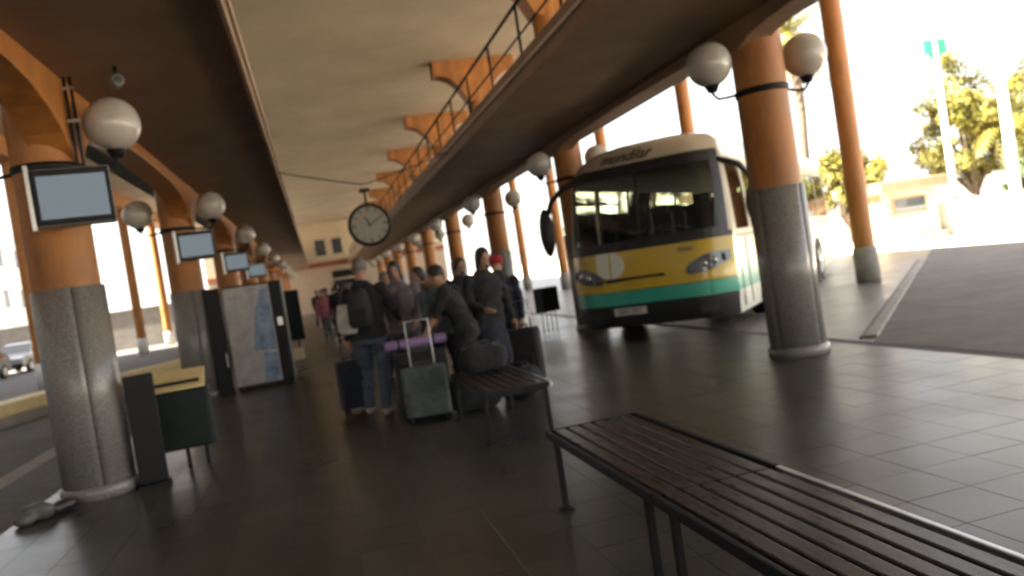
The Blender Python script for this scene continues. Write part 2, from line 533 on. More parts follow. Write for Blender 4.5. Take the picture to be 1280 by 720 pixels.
# ------------------------------------------------------------------ twin globe lamps
def globe_lamp(x, y, label, group):
    t = thing('globe_lamp', label, 'lamp', (x, y, 3.08), 0, group)
    MB().lathe([(.292, -.035), (.305, -.035), (.305, .035), (.292, .035)], 28).build('collar', BLACKM, t)
    for s in (-1, 1):
        MB().tube([(s * .29, 0, 0), (s * .42, 0, -.02), (s * .56, 0, -.03), (s * .62, 0, .03), (s * .62, 0, .09)], .018, 8).build('arm', BLACKM, t)
        c = MB().lathe([(0, .05), (.05, .05), (.085, .12), (.09, .15), (0, .15)], 18, c=(s * .62, 0, 0)).build('cup', BLACKM, t)
        MB().ell((s * .62, 0, .37), .255, .255, .255, 28, 18).build('globe', GLOBE, t)
    return t
for i, y in enumerate(YS):
    globe_lamp(5.3, y, 'pair of white globe lamps on the %s orange column of the bus side row' % ORD[i], 'globe lamps on the bus side columns')
    globe_lamp(-2.25, y, 'pair of white globe lamps on the %s orange column of the left row' % ORD[i], 'globe lamps on the left columns')

# ------------------------------------------------------------------ text as mesh
def text_mesh(body, size, ext=0.004, shear=0.0, bold=0.0):
    cu = bpy.data.curves.new('txt', 'FONT')
    cu.body = body; cu.size = size; cu.extrude = ext; cu.align_x = 'CENTER'; cu.align_y = 'CENTER'
    cu.shear = shear; cu.offset = bold; cu.resolution_u = 3
    o = bpy.data.objects.new('txt', cu); COL.objects.link(o)
    dgp = bpy.context.evaluated_depsgraph_get()
    me = bpy.data.meshes.new_from_object(o.evaluated_get(dgp))
    bpy.data.objects.remove(o); bpy.data.curves.remove(cu)
    return me

# ------------------------------------------------------------------ monitors on the left columns
def monitor(x, y, label):
    t = thing('monitor', label, 'monitor', (x, y, 2.47), R(14), 'monitors on the left columns')
    MB().box(-.31, .31, -.02, .16, 0, .50).build('housing', GREYPL, t, .02)
    MB().box(-.30, .30, -.04, -.021, .015, .485).build('bezel', BLACKM, t, .01)
    MB().box(-.265, .265, -.047, -.041, .06, .43).build('screen', SCREEN, t)
    MB().box(-.345, -.312, -.06, .16, -.03, .53).build('side_plate', ALU, t, .004)
    MB().box(-.09, .09, .16, .33, .12, .40).build('bracket', BLACKM, t, .005)
for i in range(4):
    monitor(-1.90, YS[i] - .29 - .365, 'flat screen monitor in grey housing on the %s left column, showing pale blue' % ORD[i])

# conduit and camera on the first left column
t = thing('conduit', 'pair of thin dark cable pipes running down the first left column', 'pipe', (-1.93, YS[0] - .22, 2.45))
for dx in (0, .05):
    MB().tube([(dx, 0, .1), (dx, 0, 1.42)], .014, 8).build('pipe', BLACKM, t)
for z in (.5, 1.0, 1.3):
    MB().box(-.03, .08, -.02, .03, z, z + .03).build('clip', STEEL, t)
t = thing('security_camera', 'small dark security camera under the left gallery near the first column', 'camera', (-1.45, YS[0] - .4, 3.88))
MB().cyl((0, 0, 0), (0, 0, -.10), .02, n=8).build('stem', BLACKM, t)
MB().cyl((-.03, .05, -.14), (.04, -.16, -.17), .055, n=16).build('body', GREYPL, t, .01)
MB().cyl((.04, -.161, -.17), (.043, -.17, -.171), .035, n=14).build('lens', HOUSEGL, t)

# ------------------------------------------------------------------ far end wall
fw = thing('end_wall', 'cream end wall closing the far end of the hall, two dark windows above a red-brown beam', 'wall', (1.4, 70.1, 0))
MB().box(-10, 10, 0, .4, 4.2, 7.54).build('upper_wall', CREAMW, fw)
MB().box(-10, 10, .1, .5, 0, 3.8).build('lower_wall', mat('pinkish_wall', (0.55, 0.44, 0.34), .85, var=.1), fw)
MB().box(-10, 10, -.15, .45, 3.8, 4.2).build('beam', REDBR, fw, .02)
for dx in (-.55, .85):
    wn_ = MB().box(dx - .42, dx + .42, -.05, .02, 4.75, 6.1).build('window', GREYPL, fw)
    MB().box(dx - .36, dx + .36, -.06, -.052, 4.81, 6.04).build('pane', HOUSEGL, wn_)
dr = MB().box(.1, 2.0, -.03, .09, 0, 2.5).build('door', BLACKM, fw)
MB().box(.1, 2.0, -.04, .09, 2.7, 3.3).build('sign_panel', BLACKM, fw)

# ------------------------------------------------------------------ clock on a cable
ct = thing('clock', 'round black-rimmed clock hanging from a cable across the hall', 'clock', (1.2, 16, 2.75))
ct.scale = (.9, .9, .9)
MB().lathe([(.40, -.07), (.455, -.075), (.47, -.05), (.47, .05), (.455, .075), (.40, .07)], 40).build('rim', BLACKM, ct, rot=(PI / 2, 0, 0))
MB().lathe([(0, -.05), (.41, -.05), (.41, .05), (0, .05)], 40, sm=False).build('dial', DIAL, ct, rot=(PI / 2, 0, 0))
for s in (-1, 1):
    for k in range(12):
        a = k * PI / 6
        wd = .018 if k % 3 == 0 else .010
        M = Matrix.Rotation(a, 4, 'Y')
        MB().box(-wd, wd, s * .053 - .003, s * .053 + .003, .30, .385, mtx=M).build('hour_mark', INK, ct)
for s in (-1, 1):
    for nm, a, ln, wd in (('hour_hand', R(-25), .2, .016), ('minute_hand', R(62), .31, .011)):
        MB().box(-wd, wd, s * .06 - .003, s * .06 + .003, -.05, ln, mtx=Matrix.Rotation(a, 4, 'Y')).build(nm, INK, ct)
MB().cyl((0, 0, .46), (0, 0, .80), .028, n=10).build('hanger', BLACKM, ct)
MB().box(-.11, .11, -.04, .04, .72, .80).build('clamp', BLACKM, ct, .01)
pts = [(-.40 + 3.4 * f, 16, 4.0 - (.45 if True else 0) * (1 - abs(f - .47) / .53 if f > .47 else f / .47) ** .9) for f in [k / 24 for k in range(25)]]
mb = MB().tube(pts, .012, 6)
tag(mb.build('cable', BLACKM), 'thin dark cable strung between the galleries to carry the clock', 'cable')
# ------------------------------------------------------------------ benches
def bench(y0, y1, x0, x1, label, z=.48, legs=None, edge=BLACKM, redge=BLACKM, ends=(-1, 1)):
    t = thing('bench', label, 'bench', ((x0 + x1) / 2, (y0 + y1) / 2, 0), 0, 'metal slat benches in the hall')
    W = x1 - x0; H = (y1 - y0) / 2
    n = 6; gap = .018; sw = (W - .05 - gap * (n + 1)) / n
    sm_ = MB().box(-sw / 2, sw / 2, -H + (.03 if -1 in ends else .003), H - (.03 if 1 in ends else .003), z - .035, z).mesh('slat', SLATM)
    for k in range(n):
        o = bpy.data.objects.new('slat', sm_); COL.objects.link(o); o.parent = t
        o.location = (-W / 2 + .025 + gap + sw / 2 + k * (sw + gap), 0, 0)
        bv = o.modifiers.new('bevel', 'BEVEL'); bv.width = .006; bv.segments = 2
    for s in (-1, 1):
        MB().box(s * W / 2 - .0125, s * W / 2 + .0125, -H, H, z - .045, z + .004).build('edge_rail', redge if s > 0 else edge, t, .004)
    for s in ends:
        MB().box(-W / 2 + .014, W / 2 - .014, s * H - .026 * (s > 0), s * H + .026 * (s < 0), z - .044, z + .001).build('end_rail', edge, t, .004)
    ly = legs or (-H + .13, H - .13)
    for yy in ly:
        MB().box(-W / 2 + .013, W / 2 - .013, yy - .018, yy + .018, z - .08, z - .046).build('cross_bar', BLACKM, t)
        for s in (-1, 1):
            lg = MB().box(s * (W / 2 - .02) - .017, s * (W / 2 - .02) + .017, yy - .019, yy + .019, .012, z - .046).build('leg', BLACKM, t, .003)
            MB().box(s * (W / 2 - .02) - .04, s * (W / 2 - .02) + .04, yy - .04, yy + .04, 0, .012).build('foot', BLACKM, lg)
    return t
bench(3.20, 4.86, 1.25, 1.85, 'dark slatted metal bench in the middle of the foreground row', ends=(1,))
bench(0.85, 3.192, 1.25, 1.85, 'dark slatted metal bench nearest the camera, running out of the lower right corner', redge=ALU, ends=(-1,))
bench(6.78, 8.55, 1.25, 1.85, 'dark slatted metal bench beside the waiting group, bag on its far end', redge=ALU)

# ------------------------------------------------------------------ bins, boards, machines on the left
t = thing('litter_bin', 'dark green litter bin with sloping lid coloured pale yellow as a strip of sun beside the first left column', 'litter bin', (-1.50, 8.75, 0), R(4))
MB().box(-.27, .27, -.2, .2, .22, .82).build('bin_box', DKGREEN, t, .03)
MB().box(-.34, .25, -.20, .20, -.02, .02).build('lid', SUNYEL, t, .01, loc=(0, 0, .90), rot=(R(24), 0, 0))  # lid yellow paints in a strip of sunlight
MB().box(-.22, .20, -.12, .16, .82, .90).build('lid_support', BLACKM, t)
for dx in (-.02, .16):
    MB().box(dx - .018, dx + .018, -.03, .03, 0, .23).build('leg', BLACKM, t)
t = thing('board', 'narrow black upright panel standing beside the first left column', 'panel', (-1.76, 8.2, 0), R(10))
MB().box(-.13, .13, -.05, .05, .03, 1.06).build('panel', BLACKM, t, .01)
MB().box(-.15, .15, -.12, .12, 0, .03).build('foot', BLACKM, t, .005)

bluem = mat('blue_print', (0.32, 0.44, 0.58), .35, var=.6, vscale=5, col2=(0.08, 0.14, 0.25))
lilacm = mat('grey_print', (0.52, 0.49, 0.47), .35, var=.45, vscale=4, col2=(0.30, 0.28, 0.28), rvar=.1)
t = thing('vending_machine', 'tall vending machine with grey and blue printed front and black sides', 'vending machine', (-1.25, 15.3, 0))
MB().box(-.42, .62, .03, .85, .06, 1.93).build('cabinet', BLACKM, t, .015)
MB().box(-.41, .40, 0, .029, .10, 1.90).build('front_panel', lilacm, t, .008)
MB().prism([(.08, .12), (.38, .12), (.38, .62), (.14, .66)], 'y', -.006, -.001).build('blue_poster', bluem, t)
MB().prism([(-.02, .70), (.38, .68), (.38, 1.78), (.24, 1.82), (.10, 1.4)], 'y', -.006, -.001).build('blue_poster', bluem, t)
MB().box(.42, .60, .0, .029, .1, 1.9).build('control_strip', BLACKM, t, .006)
MB().box(.47, .56, -.008, -.001, 1.1, 1.25).build('coin_panel', STEEL, t)
for dx in (-.36, .56):
    MB().box(dx - .04, dx + .04, .08, .8, 0, .06).build('foot', BLACKM, t)
t = thing('totem', 'slim black upright totem between the second left column and the vending machine', 'totem', (-1.83, 15.25, 0))
MB().box(-.13, .10, 0, .28, .04, 1.94).build('panel', BLACKM, t, .01)
MB().box(-.16, .13, -.04, .32, 0, .04).build('foot', BLACKM, t)
MB().box(.075, .098, -.012, -.001, .5, .75).build('handle', WHITEP, t)

t = thing('notice_board', 'dark green notice board on a cream base standing for a sunlit floor patch behind the vending machine', 'notice board', (-.80, 21, 0))
MB().box(-.36, .33, 0, .08, .48, 1.76).build('board', DKGREEN, t, .01)
MB().box(-.28, .24, -.08, .16, 0, .30).build('base', mat('sunlit_cream_base', (.72, .60, .40), .6), t, .02)  # base added in cream for a patch of sunlight on the floor
for dx in (-.2, .16):
    MB().box(dx - .02, dx + .02, .02, .06, .30, .48).build('leg', BLACKM, t)

t = thing('litter_bin', 'small black litter bin on thin legs standing left of the bus', 'litter bin', (4.72, 16.6, 0), R(20))
MB().box(-.22, .22, -.17, .17, .42, .95).build('bin_box', BLACKM, t, .03)
for dx in (-.12, .12):
    for dy in (-.08, .08):
        MB().cyl((dx, dy, 0), (dx, dy, .43), .014, n=8).build('leg', STEEL, t)

# crumpled bag on the floor by the left column
def lumpy(c, r, amp, seed, n=22, k=14):
    rnd = np.random.RandomState(seed)
    mb = MB().ell(c, *r, n, k)
    ph = rnd.rand(6, 3) * 9; fr = rnd.rand(6, 3) * 14 + 4
    out = []
    for v in mb.v:
        d = sum(math.sin(fr[i][0] * v[0] * 2 + fr[i][1] * v[1] * 2 + fr[i][2] * v[2] * 2 + ph[i][0]) for i in range(6)) / 6
        s = 1 + amp * d
        out.append((c[0] + (v[0] - c[0]) * s, c[1] + (v[1] - c[1]) * s, max(0.002, c[2] + (v[2] - c[2]) * s)))
    mb.v = out
    return mb
t = thing('plastic_bag', 'crumpled grey and black plastic bag lying on the floor left of the first column', 'bag', (-2.62, 7.62, 0), R(35))
lumpy((0, 0, .07), (.16, .11, .08), .5, 3).build('pouch', mat('grey_bag', (.12, .12, .11), .5, var=.3, vscale=15), t)
lumpy((.2, .05, .05), (.13, .07, .06), .5, 5).build('fold', mat('black_bag', (.03, .03, .03), .3), t)

# kerb ledges by the left road, with strips of sunlight put into yellow blocks
for (p, q, lab) in (((-6.55, 16.2), (-5.55, 20.6), 'low kerb block coloured yellow as a strip of sun by the left road, nearest the camera'),
                    ((-5.0, 20.2), (-3.35, 23.6), 'low kerb block coloured yellow as a strip of sun by the left road, behind the dark litter bin'),
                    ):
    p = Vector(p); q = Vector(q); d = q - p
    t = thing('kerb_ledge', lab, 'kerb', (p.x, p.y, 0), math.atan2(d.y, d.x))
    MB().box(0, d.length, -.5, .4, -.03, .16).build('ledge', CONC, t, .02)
    MB().box(.02, d.length - .02, -.34, .30, .161, .40).build('sun_strip_block', SUNYEL, t, .02)  # yellow carries the sunlight of the strip as colour
tag(MB().box(-3.9, -3.6, -4, 70, -.03, .0).build('kerb', CONC, None, .015), 'long concrete kerb between the hall floor and the left road', 'kerb')

# ------------------------------------------------------------------ the bus
A = R(43)
sdir = Vector((math.sin(A), math.cos(A), 0)); ndir = Vector((-math.cos(A), math.sin(A), 0))
Rc = Vector((5.98, 10.95, 0))
HW = 1.32; BL = 11.6
bo = Rc + ndir * HW
bus = thing('bus', 'yellow, teal and cream coach with black windscreen surround parked nose-in beside the hall', 'bus', tuple(bo), PI / 2 - A)
bus.scale = (1, 1.04, 1.03)

def lerp_tab(tab, z):
    for (z0, v0), (z1, v1) in zip(tab, tab[1:]):
        if z <= z1:
            f = max(0, (z - z0) / (z1 - z0)); return v0 + (v1 - v0) * f
    return tab[-1][1]
XF = [(.25, .06), (.45, .0), (1.0, .0), (1.5, .05), (2.0, .14), (2.6, .29), (2.85, .40), (3.05, .62), (3.17, 1.0), (3.24, 1.6)]
HWT = [(.25, 1.28), (.6, 1.32), (1.5, 1.32), (2.2, 1.295), (2.75, 1.24), (2.98, 1.15), (3.12, .95), (3.20, .6), (3.24, .3)]
XR = [(.25, .1), (.6, 0), (2.2, .05), (2.8, .15), (3.05, .35), (3.17, .7), (3.24, 1.3)]
def FS(t, z, off=0.0):
    """front surface: t in -1..1 across the nose"""
    hw = lerp_tab(HWT, z); x = lerp_tab(XF, z)
    a = abs(t)
    b = .10 * a * a + .30 * max(0, (a - .55) / .45) ** 2.6
    y = t * hw
    # normal in plan, roughly
    e = 1e-3
    a2 = a + e
    b2 = .10 * a2 * a2 + .30 * max(0, (a2 - .55) / .45) ** 2.6
    sl = (b2 - b) / (e * hw) * (1 if t >= 0 else -1)
    nrm = Vector((-1, sl, 0)).normalized()
    return Vector((x + b, y, z)) + nrm * off
ZL = [.25, .45, .60, .72, .82, 1.02, 1.2, 1.44, 1.52, 1.9, 2.3, 2.55, 2.66, 2.76, 2.86, 2.95, 3.05, 3.12, 3.17, 3.21, 3.24]
TS = [-1, -.97, -.93, -.86, -.78, -.68, -.56, -.4, -.2, 0, .2, .4, .56, .68, .78, .86, .93, .97, 1]
WIN = [(.75, 1.65)] + [(1.82 + 1.57 * k, 1.82 + 1.57 * k + 1.47) for k in range(6)]
XS = sorted(set([.60] + [round(v, 3) for p in WIN for v in p] + [11.30]))
NF = len(TS)
def ring(z, off=0.0):
    pts = []
    hw = lerp_tab(HWT, z); xr = BL - lerp_tab(XR, z)
    x0 = FS(1, z).x
    x_end = xr - .25
    for t in TS: pts.append(FS(t, z, off))                                # front, -y to +y
    def sx(x): return x0 + (x - .41) * (x_end - x0) / (11.4 - .41) if z > 2.9 else max(x, x0 + .01)
    for x in XS: pts.append(Vector((min(sx(x), x_end - .001 if x > 11 else 1e9), hw + off, z)))
    for k in range(9):                                                    # rear, rounded
        a = -1 + 2 * k / 8
        pts.append(Vector((xr - .25 * abs(a) ** 3 + off, -a * hw, z)))
    for x in XS[::-1]: pts.append(Vector((min(sx(x), x_end - .001 if x > 11 else 1e9), -hw - off, z)))
    return pts
rings = [ring(z) for z in ZL]
NR = len(rings[0])
body = MB()
vs = [tuple(p) for r in rings for p in r]
fs = []; mi = []
iz = lambda z: ZL.index(z)
S0 = NF; S1 = NF + len(XS); RR1 = S1 + 9
def seg_kind(k):
    k2 = (k + 1) % NR
    if k < NF - 1: return 'front', k
    if k < S0: return 'pil', 0
    if S0 <= k < S1 - 1: return 'left', k - S0
    if S1 <= k < RR1 - 1: return 'rear', k - S1
    if RR1 <= k < NR - 1: return 'right', NR - 2 - k
    return 'pil', 0
winx = [(round(a, 3), round(b, 3)) for a, b in WIN]
for j in range(len(ZL) - 1):
    z0, z1 = ZL[j], ZL[j + 1]; zm = (z0 + z1) / 2
    for k in range(NR):
        kind, q = seg_kind(k)
        k2 = (k + 1) % NR
        if kind == 'front':
            if 1.52 <= zm <= 2.76 and 1 <= q <= NF - 3: continue
            m_ = 0 if zm < .60 else 1 if zm < .82 else 2 if zm < 1.44 else 0 if zm < 1.52 else 3
        elif kind in ('left', 'right'):
            iswin = (XS[q], XS[q + 1]) in winx
            if iswin and 1.52 <= zm <= 2.55: continue
            m_ = 4 if zm < .60 else 1 if zm < 1.02 else 2 if zm < 1.44 else 3
        elif kind == 'rear':
            if 1.9 <= zm <= 2.66 and 1 <= q <= 6: continue
            m_ = 0 if zm < .60 else 1 if zm < 1.02 else 2 if zm < 1.52 else 3
        else:
            m_ = 4 if zm < .60 else 1 if zm < .82 else 2 if zm < 1.44 else 3
        fs.append((j * NR + k, j * NR + k2, (j + 1) * NR + k2, (j + 1) * NR + k)); mi.append(m_)
top = len(ZL) - 1
fs.append(tuple(top * NR + k for k in range(NR))); mi.append(3)
fs.append(tuple(range(NR))[::-1]); mi.append(0)
body.v = vs; body.f = [list(f) for f in fs]; body.mi = mi; body.sm = [True] * len(fs)
bob = body.build('body', [BUSB, BUST, BUSY, BUSC, BUSW, BUSIN], bus)
md = bob.modifiers.new('shell', 'SOLIDIFY'); md.thickness = .03; md.offset = -1; md.material_offset = 5; md.material_offset_rim = 0
es = bob.modifiers.new('edges', 'EDGE_SPLIT'); es.split_angle = R(35)
# windscreen
ws = MB()
tw = TS[1:-1]; zw = [1.52, 1.9, 2.3, 2.55, 2.66, 2.76]
g = [[tuple(FS(t, z, -.004)) for t in tw] for z in zw]
ws.v = [p for r in g for p in r]; nW = len(tw)
for j in range(len(zw) - 1):
    for k in range(nW - 1):
        ws.f.append([j * nW + k, j * nW + k + 1, (j + 1) * nW + k + 1, (j + 1) * nW + k]); ws.mi.append(0); ws.sm.append(True)
wso = ws.build('windscreen', GLASS, bus)
# black frit border and centre strip of the windscreen
def fpatch(cols, off, name, m, parent, thick=.006):
    """cols: list of (t, zlo, zhi); a raised patch on the nose"""
    mb = MB(); n = len(cols)
    rows = 4
    lay = []
    for o in (off + thick, off - .004):
        for t, a, b in cols:
            for r in range(rows):
                lay.append(tuple(FS(t, a + (b - a) * r / (rows - 1), o)))
    mb.v = lay; N = n * rows
    def q(f): mb.f.append(f); mb.mi.append(0); mb.sm.append(False)
    for i in range(n - 1):
        for r in range(rows - 1):
            a = i * rows + r
            q([a, a + rows, a + rows + 1, a + 1])
        q([i * rows, i * rows + N, (i + 1) * rows + N, (i + 1) * rows])
        q([i * rows + rows - 1, (i + 1) * rows + rows - 1, (i + 1) * rows + rows - 1 + N, i * rows + rows - 1 + N])
    for i in (0, n - 1):
        for r in range(rows - 1):
            a = i * rows + r; q([a, a + 1, a + 1 + N, a + N])
    for f, idx in ((0, 0),): pass
    o_ = mb.build(name, m, parent)
    return o_
lin = lambda a, b, n: [a + (b - a) * k / (n - 1) for k in range(n)]
fpatch([(t, 2.62, 2.80) for t in lin(-.965, .965, 27)], .0, 'windscreen_border', BUSB, wso)
fpatch([(t, 1.44, 1.60) for t in lin(-.965, .965, 27)], .0, 'windscreen_border', BUSB, wso)
for s in (-1, 1):
    fpatch([(s * t, 1.56, 2.66) for t in lin(.88, .965, 4)], .0, 'windscreen_border', BUSB, wso)
fpatch([(t, 1.56, 2.66) for t in lin(-.012, .012, 2)], .0, 'centre_strip', BUSB, wso)
for s, wl in ((-1, .55), (1, .6)):
    mb = MB().tube([FS(s * .1 + .1, 1.47, .05), FS(s * .1 + .1 - .30, 1.75, .04), FS(s * .1 + .1 - .62, 1.64, .03)], .011, 6)
    mb.build('wiper', BUSB, bus)
# headlights: almond clusters sloping up to the corners
for s in (-1, 1):
    cols = []
    for k in range(13):
        u = k / 12
        t = s * (.50 + .455 * u)
        zc = 1.0 + .15 * u
        h = .02 + .12 * math.sin(PI * min(1, .12 + u * .72)) * (1 if u > .0 else 0)
        cols.append((t, zc - h * .75, zc + h))
    hl = fpatch(cols, .004, 'headlight', LENS, bus, .016)
    for u, r_ in ((.45, .05), (.65, .062), (.85, .06)):
        p = FS(s * (.50 + .455 * u), 1.0 + .15 * u + .01, .02)
        MB().ell(tuple(p), .02, r_, r_, 14, 8).build('bulb', CHROME if u < .8 else LENS, hl)
    fpatch([(s * t, .36, .47) for t in lin(.60, .82, 6)], .002, 'fog_light', LENS, bus, .01)
# white emblem: a straight block and a rounded block left of centre
fpatch([(t, 1.03 + .02 * k, 1.44) for k, t in enumerate(lin(.58, .42, 4)[::-1])], .003, 'emblem', BUSW, bus)
cols = []
for k in range(9):
    u = k / 8; dz = .205 * math.sqrt(max(0, 1 - (u * .97) ** 2))
    cols.append((.395 - .165 * u, 1.235 - dz, 1.235 + dz))
fpatch(cols, .003, 'emblem', BUSW, bus)
# dark grille slot and panel gaps
fpatch([(t, .975 + .012 * math.cos(t * 6), 1.025) for t in lin(-.25, .48, 14)], .002, 'grille_slot', BUSB, bus)
fpatch([(t, .816, .824) for t in lin(-.97, .97, 27)], .002, 'panel_gap', BUSB, bus, .002)
fpatch([(t, .595, .603) for t in lin(-.97, .97, 27)], .002, 'panel_gap', BUSB, bus, .002)
pl = fpatch([(t, .44, .555) for t in lin(.02, .43, 8)], .012, 'number_plate', PLATE, bus)
def wrap_text(body, size, tc, zc, m, name, parent, off, shear=0.0, bold=0.0, flip=-1):
    me = text_mesh(body, size, .003, shear, bold)
    for v in me.vertices:
        z = zc + v.co.y
        p = FS(tc + flip * v.co.x / HW, z, off + v.co.z)
        v.co = p
    me.materials.clear(); me.materials.append(m)
    o = bpy.data.objects.new(name, me); COL.objects.link(o); o.parent = parent
    return o
wrap_text('2655 FRY', .10, .225, .497, INK, 'plate_lettering', pl, .022)
wrap_text('mundilar', .27, .16, 2.925, INK, 'lettering', bus, .008, shear=.25, bold=.004)
wrap_text('irizar', .115, -.52, 1.345, GREYINK, 'lettering', bus, .008, bold=.002)
# side and rear glass
for sgn in (1, -1):
    for (x0, x1) in winx:
        mb = MB()
        zz = [1.52, 1.9, 2.3, 2.55]
        for z in zz:
            hw = lerp_tab(HWT, z)
            mb.v += [(x0, sgn * (hw - .012), z), (x1, sgn * (hw - .012), z)]
        for j in range(3):
            mb.f.append([2 * j, 2 * j + 1, 2 * j + 3, 2 * j + 2]); mb.mi.append(0); mb.sm.append(False)
        mb.build('side_window', WGLASS, bus)
    mb = MB()
    mb.box(.62, 11.25, sgn * HW - .006, sgn * HW + .008, 1.40, 1.435)
    mb.build('trim_strip', BUSB, bus)
    for xw, in ((2.55,), (8.7,)):
        MB().cyl((xw, sgn * (HW - .03), .50), (xw, sgn * (HW + .008), .50), .60, n=32).build('wheel_arch', BUSB, bus)
        wh = MB().lathe([(.0, 0), (.30, 0), (.33, .03), (.50, .03), (.515, -.03), (.515, -.27), (.0, -.27)], 28).build('wheel', RUBBER, bus, loc=(xw, sgn * (HW - .005), .515), rot=(-sgn * PI / 2, 0, 0))
        MB().lathe([(0, .02), (.10, .05), (.12, .0), (.28, -.01), (.31, .034)], 24).build('rim', STEEL, wh)
    for k in range(4):
        x0 = 3.4 + 1.15 * k
        MB().box(x0, x0 + 1.1, sgn * HW - .004, sgn * HW + .006, .61, 1.01).build('luggage_door', BUST, bus, .003)
mb = MB().box(BL - .10, BL - .085, -.9, .9, 1.9, 2.66)
mb.build('rear_window', WGLASS, bus)
# door on the right side
for a_, b_ in (((.70), (1.68)),):
    dm = MB().box(a_, b_, -HW - .012, -HW + .002, .35, .60).box(a_, b_, -HW - .012, -HW + .002, .60, 1.0, 1).box(a_, b_, -HW - .012, -HW + .002, 1.0, 1.38, 2).build('door', [BUSW, BUST, BUSC], bus)
    MB().box(a_ + .44, a_ + .47, -HW - .02, -HW - .012, .35, 1.38).build('door_seam', BUSB, dm)
# mirrors on curved arms
for s in (1, -1):
    if s == 1:
        arm = [FS(.93, 2.72, -.02), FS(.99, 2.62, .18), FS(1.1, 2.45, .34), FS(1.16, 2.2, .40), FS(1.16, 1.9, .40)]
        hc = FS(1.17, 1.95, .40); hz = .42
    else:
        arm = [FS(-.97, 2.62, -.02), FS(-1.08, 2.5, .12), FS(-1.18, 2.2, .12)]
        hc = FS(-1.17, 1.86, .08); hz = .30
    mo = MB().tube(arm, [.05, .05, .045, .045, .04][:len(arm)], 10).build('mirror', BUSB, bus)
    MB().ell(tuple(hc), .10, .135, hz, 16, 12).build('mirror_head', BUSB, mo)
    MB().ell((hc.x + .06, hc.y, hc.z), .05, .11, hz * .85, 14, 10).build('mirror_glass', HOUSEGL, mo)
# inside: floor, dash, wheel, seats
MB().box(.55, BL - .35, -1.2, 1.2, .80, .86).build('cabin_floor', BUSIN, bus)
MB().prism([(.42, .9), (1.0, .9), (.95, 1.42), (.70, 1.55), (.36, 1.47)], 'y', -1.1, 1.1).build('dashboard', BUSIN, bus, .02)
MB().lathe([(.20, -.02), (.225, 0), (.20, .02), (.18, 0), (.20, -.02)], 20).build('steering_wheel', BUSB, bus, loc=(1.1, .55, 1.62), rot=(0, R(35), 0))
MB().box(.9, .98, .1, .34, 1.45, 1.72).build('ticket_machine', BUSIN, bus, .02)
def seat_mb():
    m = MB()
    m.box(-.02, .42, -.21, .21, .42, .55); m.box(.36, .48, -.215, .215, .50, 1.15)
    m.box(.38, .47, -.14, .14, 1.152, 1.30); m.box(.1, .3, -.15, .15, 0, .42)
    return m
sme = seat_mb().mesh('seat', SEATM)
for x, y, z in [(1.35, .55, .9), (1.3, -.6, .9)] + [(2.5 + .82 * k, yy, .86) for k in range(10) for yy in (-.98, -.52, .52, .98)]:
    o = bpy.data.objects.new('seat', sme); COL.objects.link(o); o.parent = bus; o.location = (x, y, z)
    if x < 2: o.rotation_euler = (0, 0, 0)

# ------------------------------------------------------------------ people
SKIN = mat('skin', (0.42, 0.24, 0.16), .55, var=.1, vscale=20)
HAIRD = mat('dark_hair', (0.025, 0.018, 0.014), .5, var=.3, vscale=30, stretch=(1, 1, .2))
HAIRG = mat('grey_hair', (0.16, 0.145, 0.13), .6, var=.3, vscale=30, stretch=(1, 1, .2))
EYE_M = mat('eye_dark', (.02, .015, .012), .2)
def cloth(name, c): return mat(name, c, .9, var=.35, vscale=9, bump=.6, bscale=16, sheen=.03)
BLKC = cloth('black_cloth', (0.018, 0.018, 0.021)); JEANS = cloth('blue_jeans', (0.085, 0.11, 0.16))
LILAC = cloth('grey_lilac_cloth', (0.20, 0.175, 0.20)); NAVY = cloth('navy_cloth', (0.02, 0.025, 0.042))
PINKC = cloth('pink_cloth', (0.50, 0.17, 0.20)); YELC = cloth('yellow_cloth', (0.62, 0.48, 0.16)); WHTC = cloth('white_cloth', (0.6, 0.58, 0.55))
GREYC = cloth('grey_cloth', (0.13, 0.125, 0.12)); REDC = cloth('red_cloth', (0.36, 0.02, 0.035)); TEALC = cloth('slate_cloth', (0.10, 0.13, 0.14))
BROWNC = cloth('brown_cloth', (0.14, 0.09, 0.06)); SHOEL = mat('light_shoe', (0.48, 0.45, 0.40), .6, var=.2, vscale=20); SHOED = mat('dark_shoe', (0.03, 0.028, 0.026), .5)

def capsule(mb, p0, p1, r0, r1, n=10):
    p0 = Vector(p0); p1 = Vector(p1); d = p1 - p0; L_ = max(d.length, 1e-4)
    pts = []; rs = []
    for k in range(4):
        a = PI / 2 * (1 - k / 4); pts.append(p0 - d / L_ * r0 * math.sin(a)); rs.append(max(.002, r0 * math.cos(a)))
    for k in range(5):
        pts.append(p0 + d * k / 4); rs.append(r0 + (r1 - r0) * k / 4)
    for k in range(1, 5):
        a = PI / 2 * k / 4; pts.append(p1 + d / L_ * r1 * math.sin(a)); rs.append(max(.002, r1 * math.cos(a)))
    return mb.tube(pts, rs, n)
def loft(mb, secs, n=18):
    """secs: (centre, rx, ry, yaw)"""
    o = len(mb.v)
    vs = []; fs = []
    for c, rx, ry, yw in secs:
        for k in range(n):
            t = 2 * PI * k / n
            x = rx * math.copysign(abs(math.cos(t)) ** .85, math.cos(t)); y = ry * math.copysign(abs(math.sin(t)) ** .85, math.sin(t))
            vs.append((c[0] + x * math.cos(yw) - y * math.sin(yw), c[1] + x * math.sin(yw) + y * math.cos(yw), c[2]))
    for i in range(len(secs) - 1):
        for k in range(n):
            fs.append((i * n + k, i * n + (k + 1) % n, (i + 1) * n + (k + 1) % n, (i + 1) * n + k))
    fs.append(tuple(range(n))[::-1]); fs.append(tuple(range((len(secs) - 1) * n, len(secs) * n)))
    return mb.add(vs, fs, 0, True)
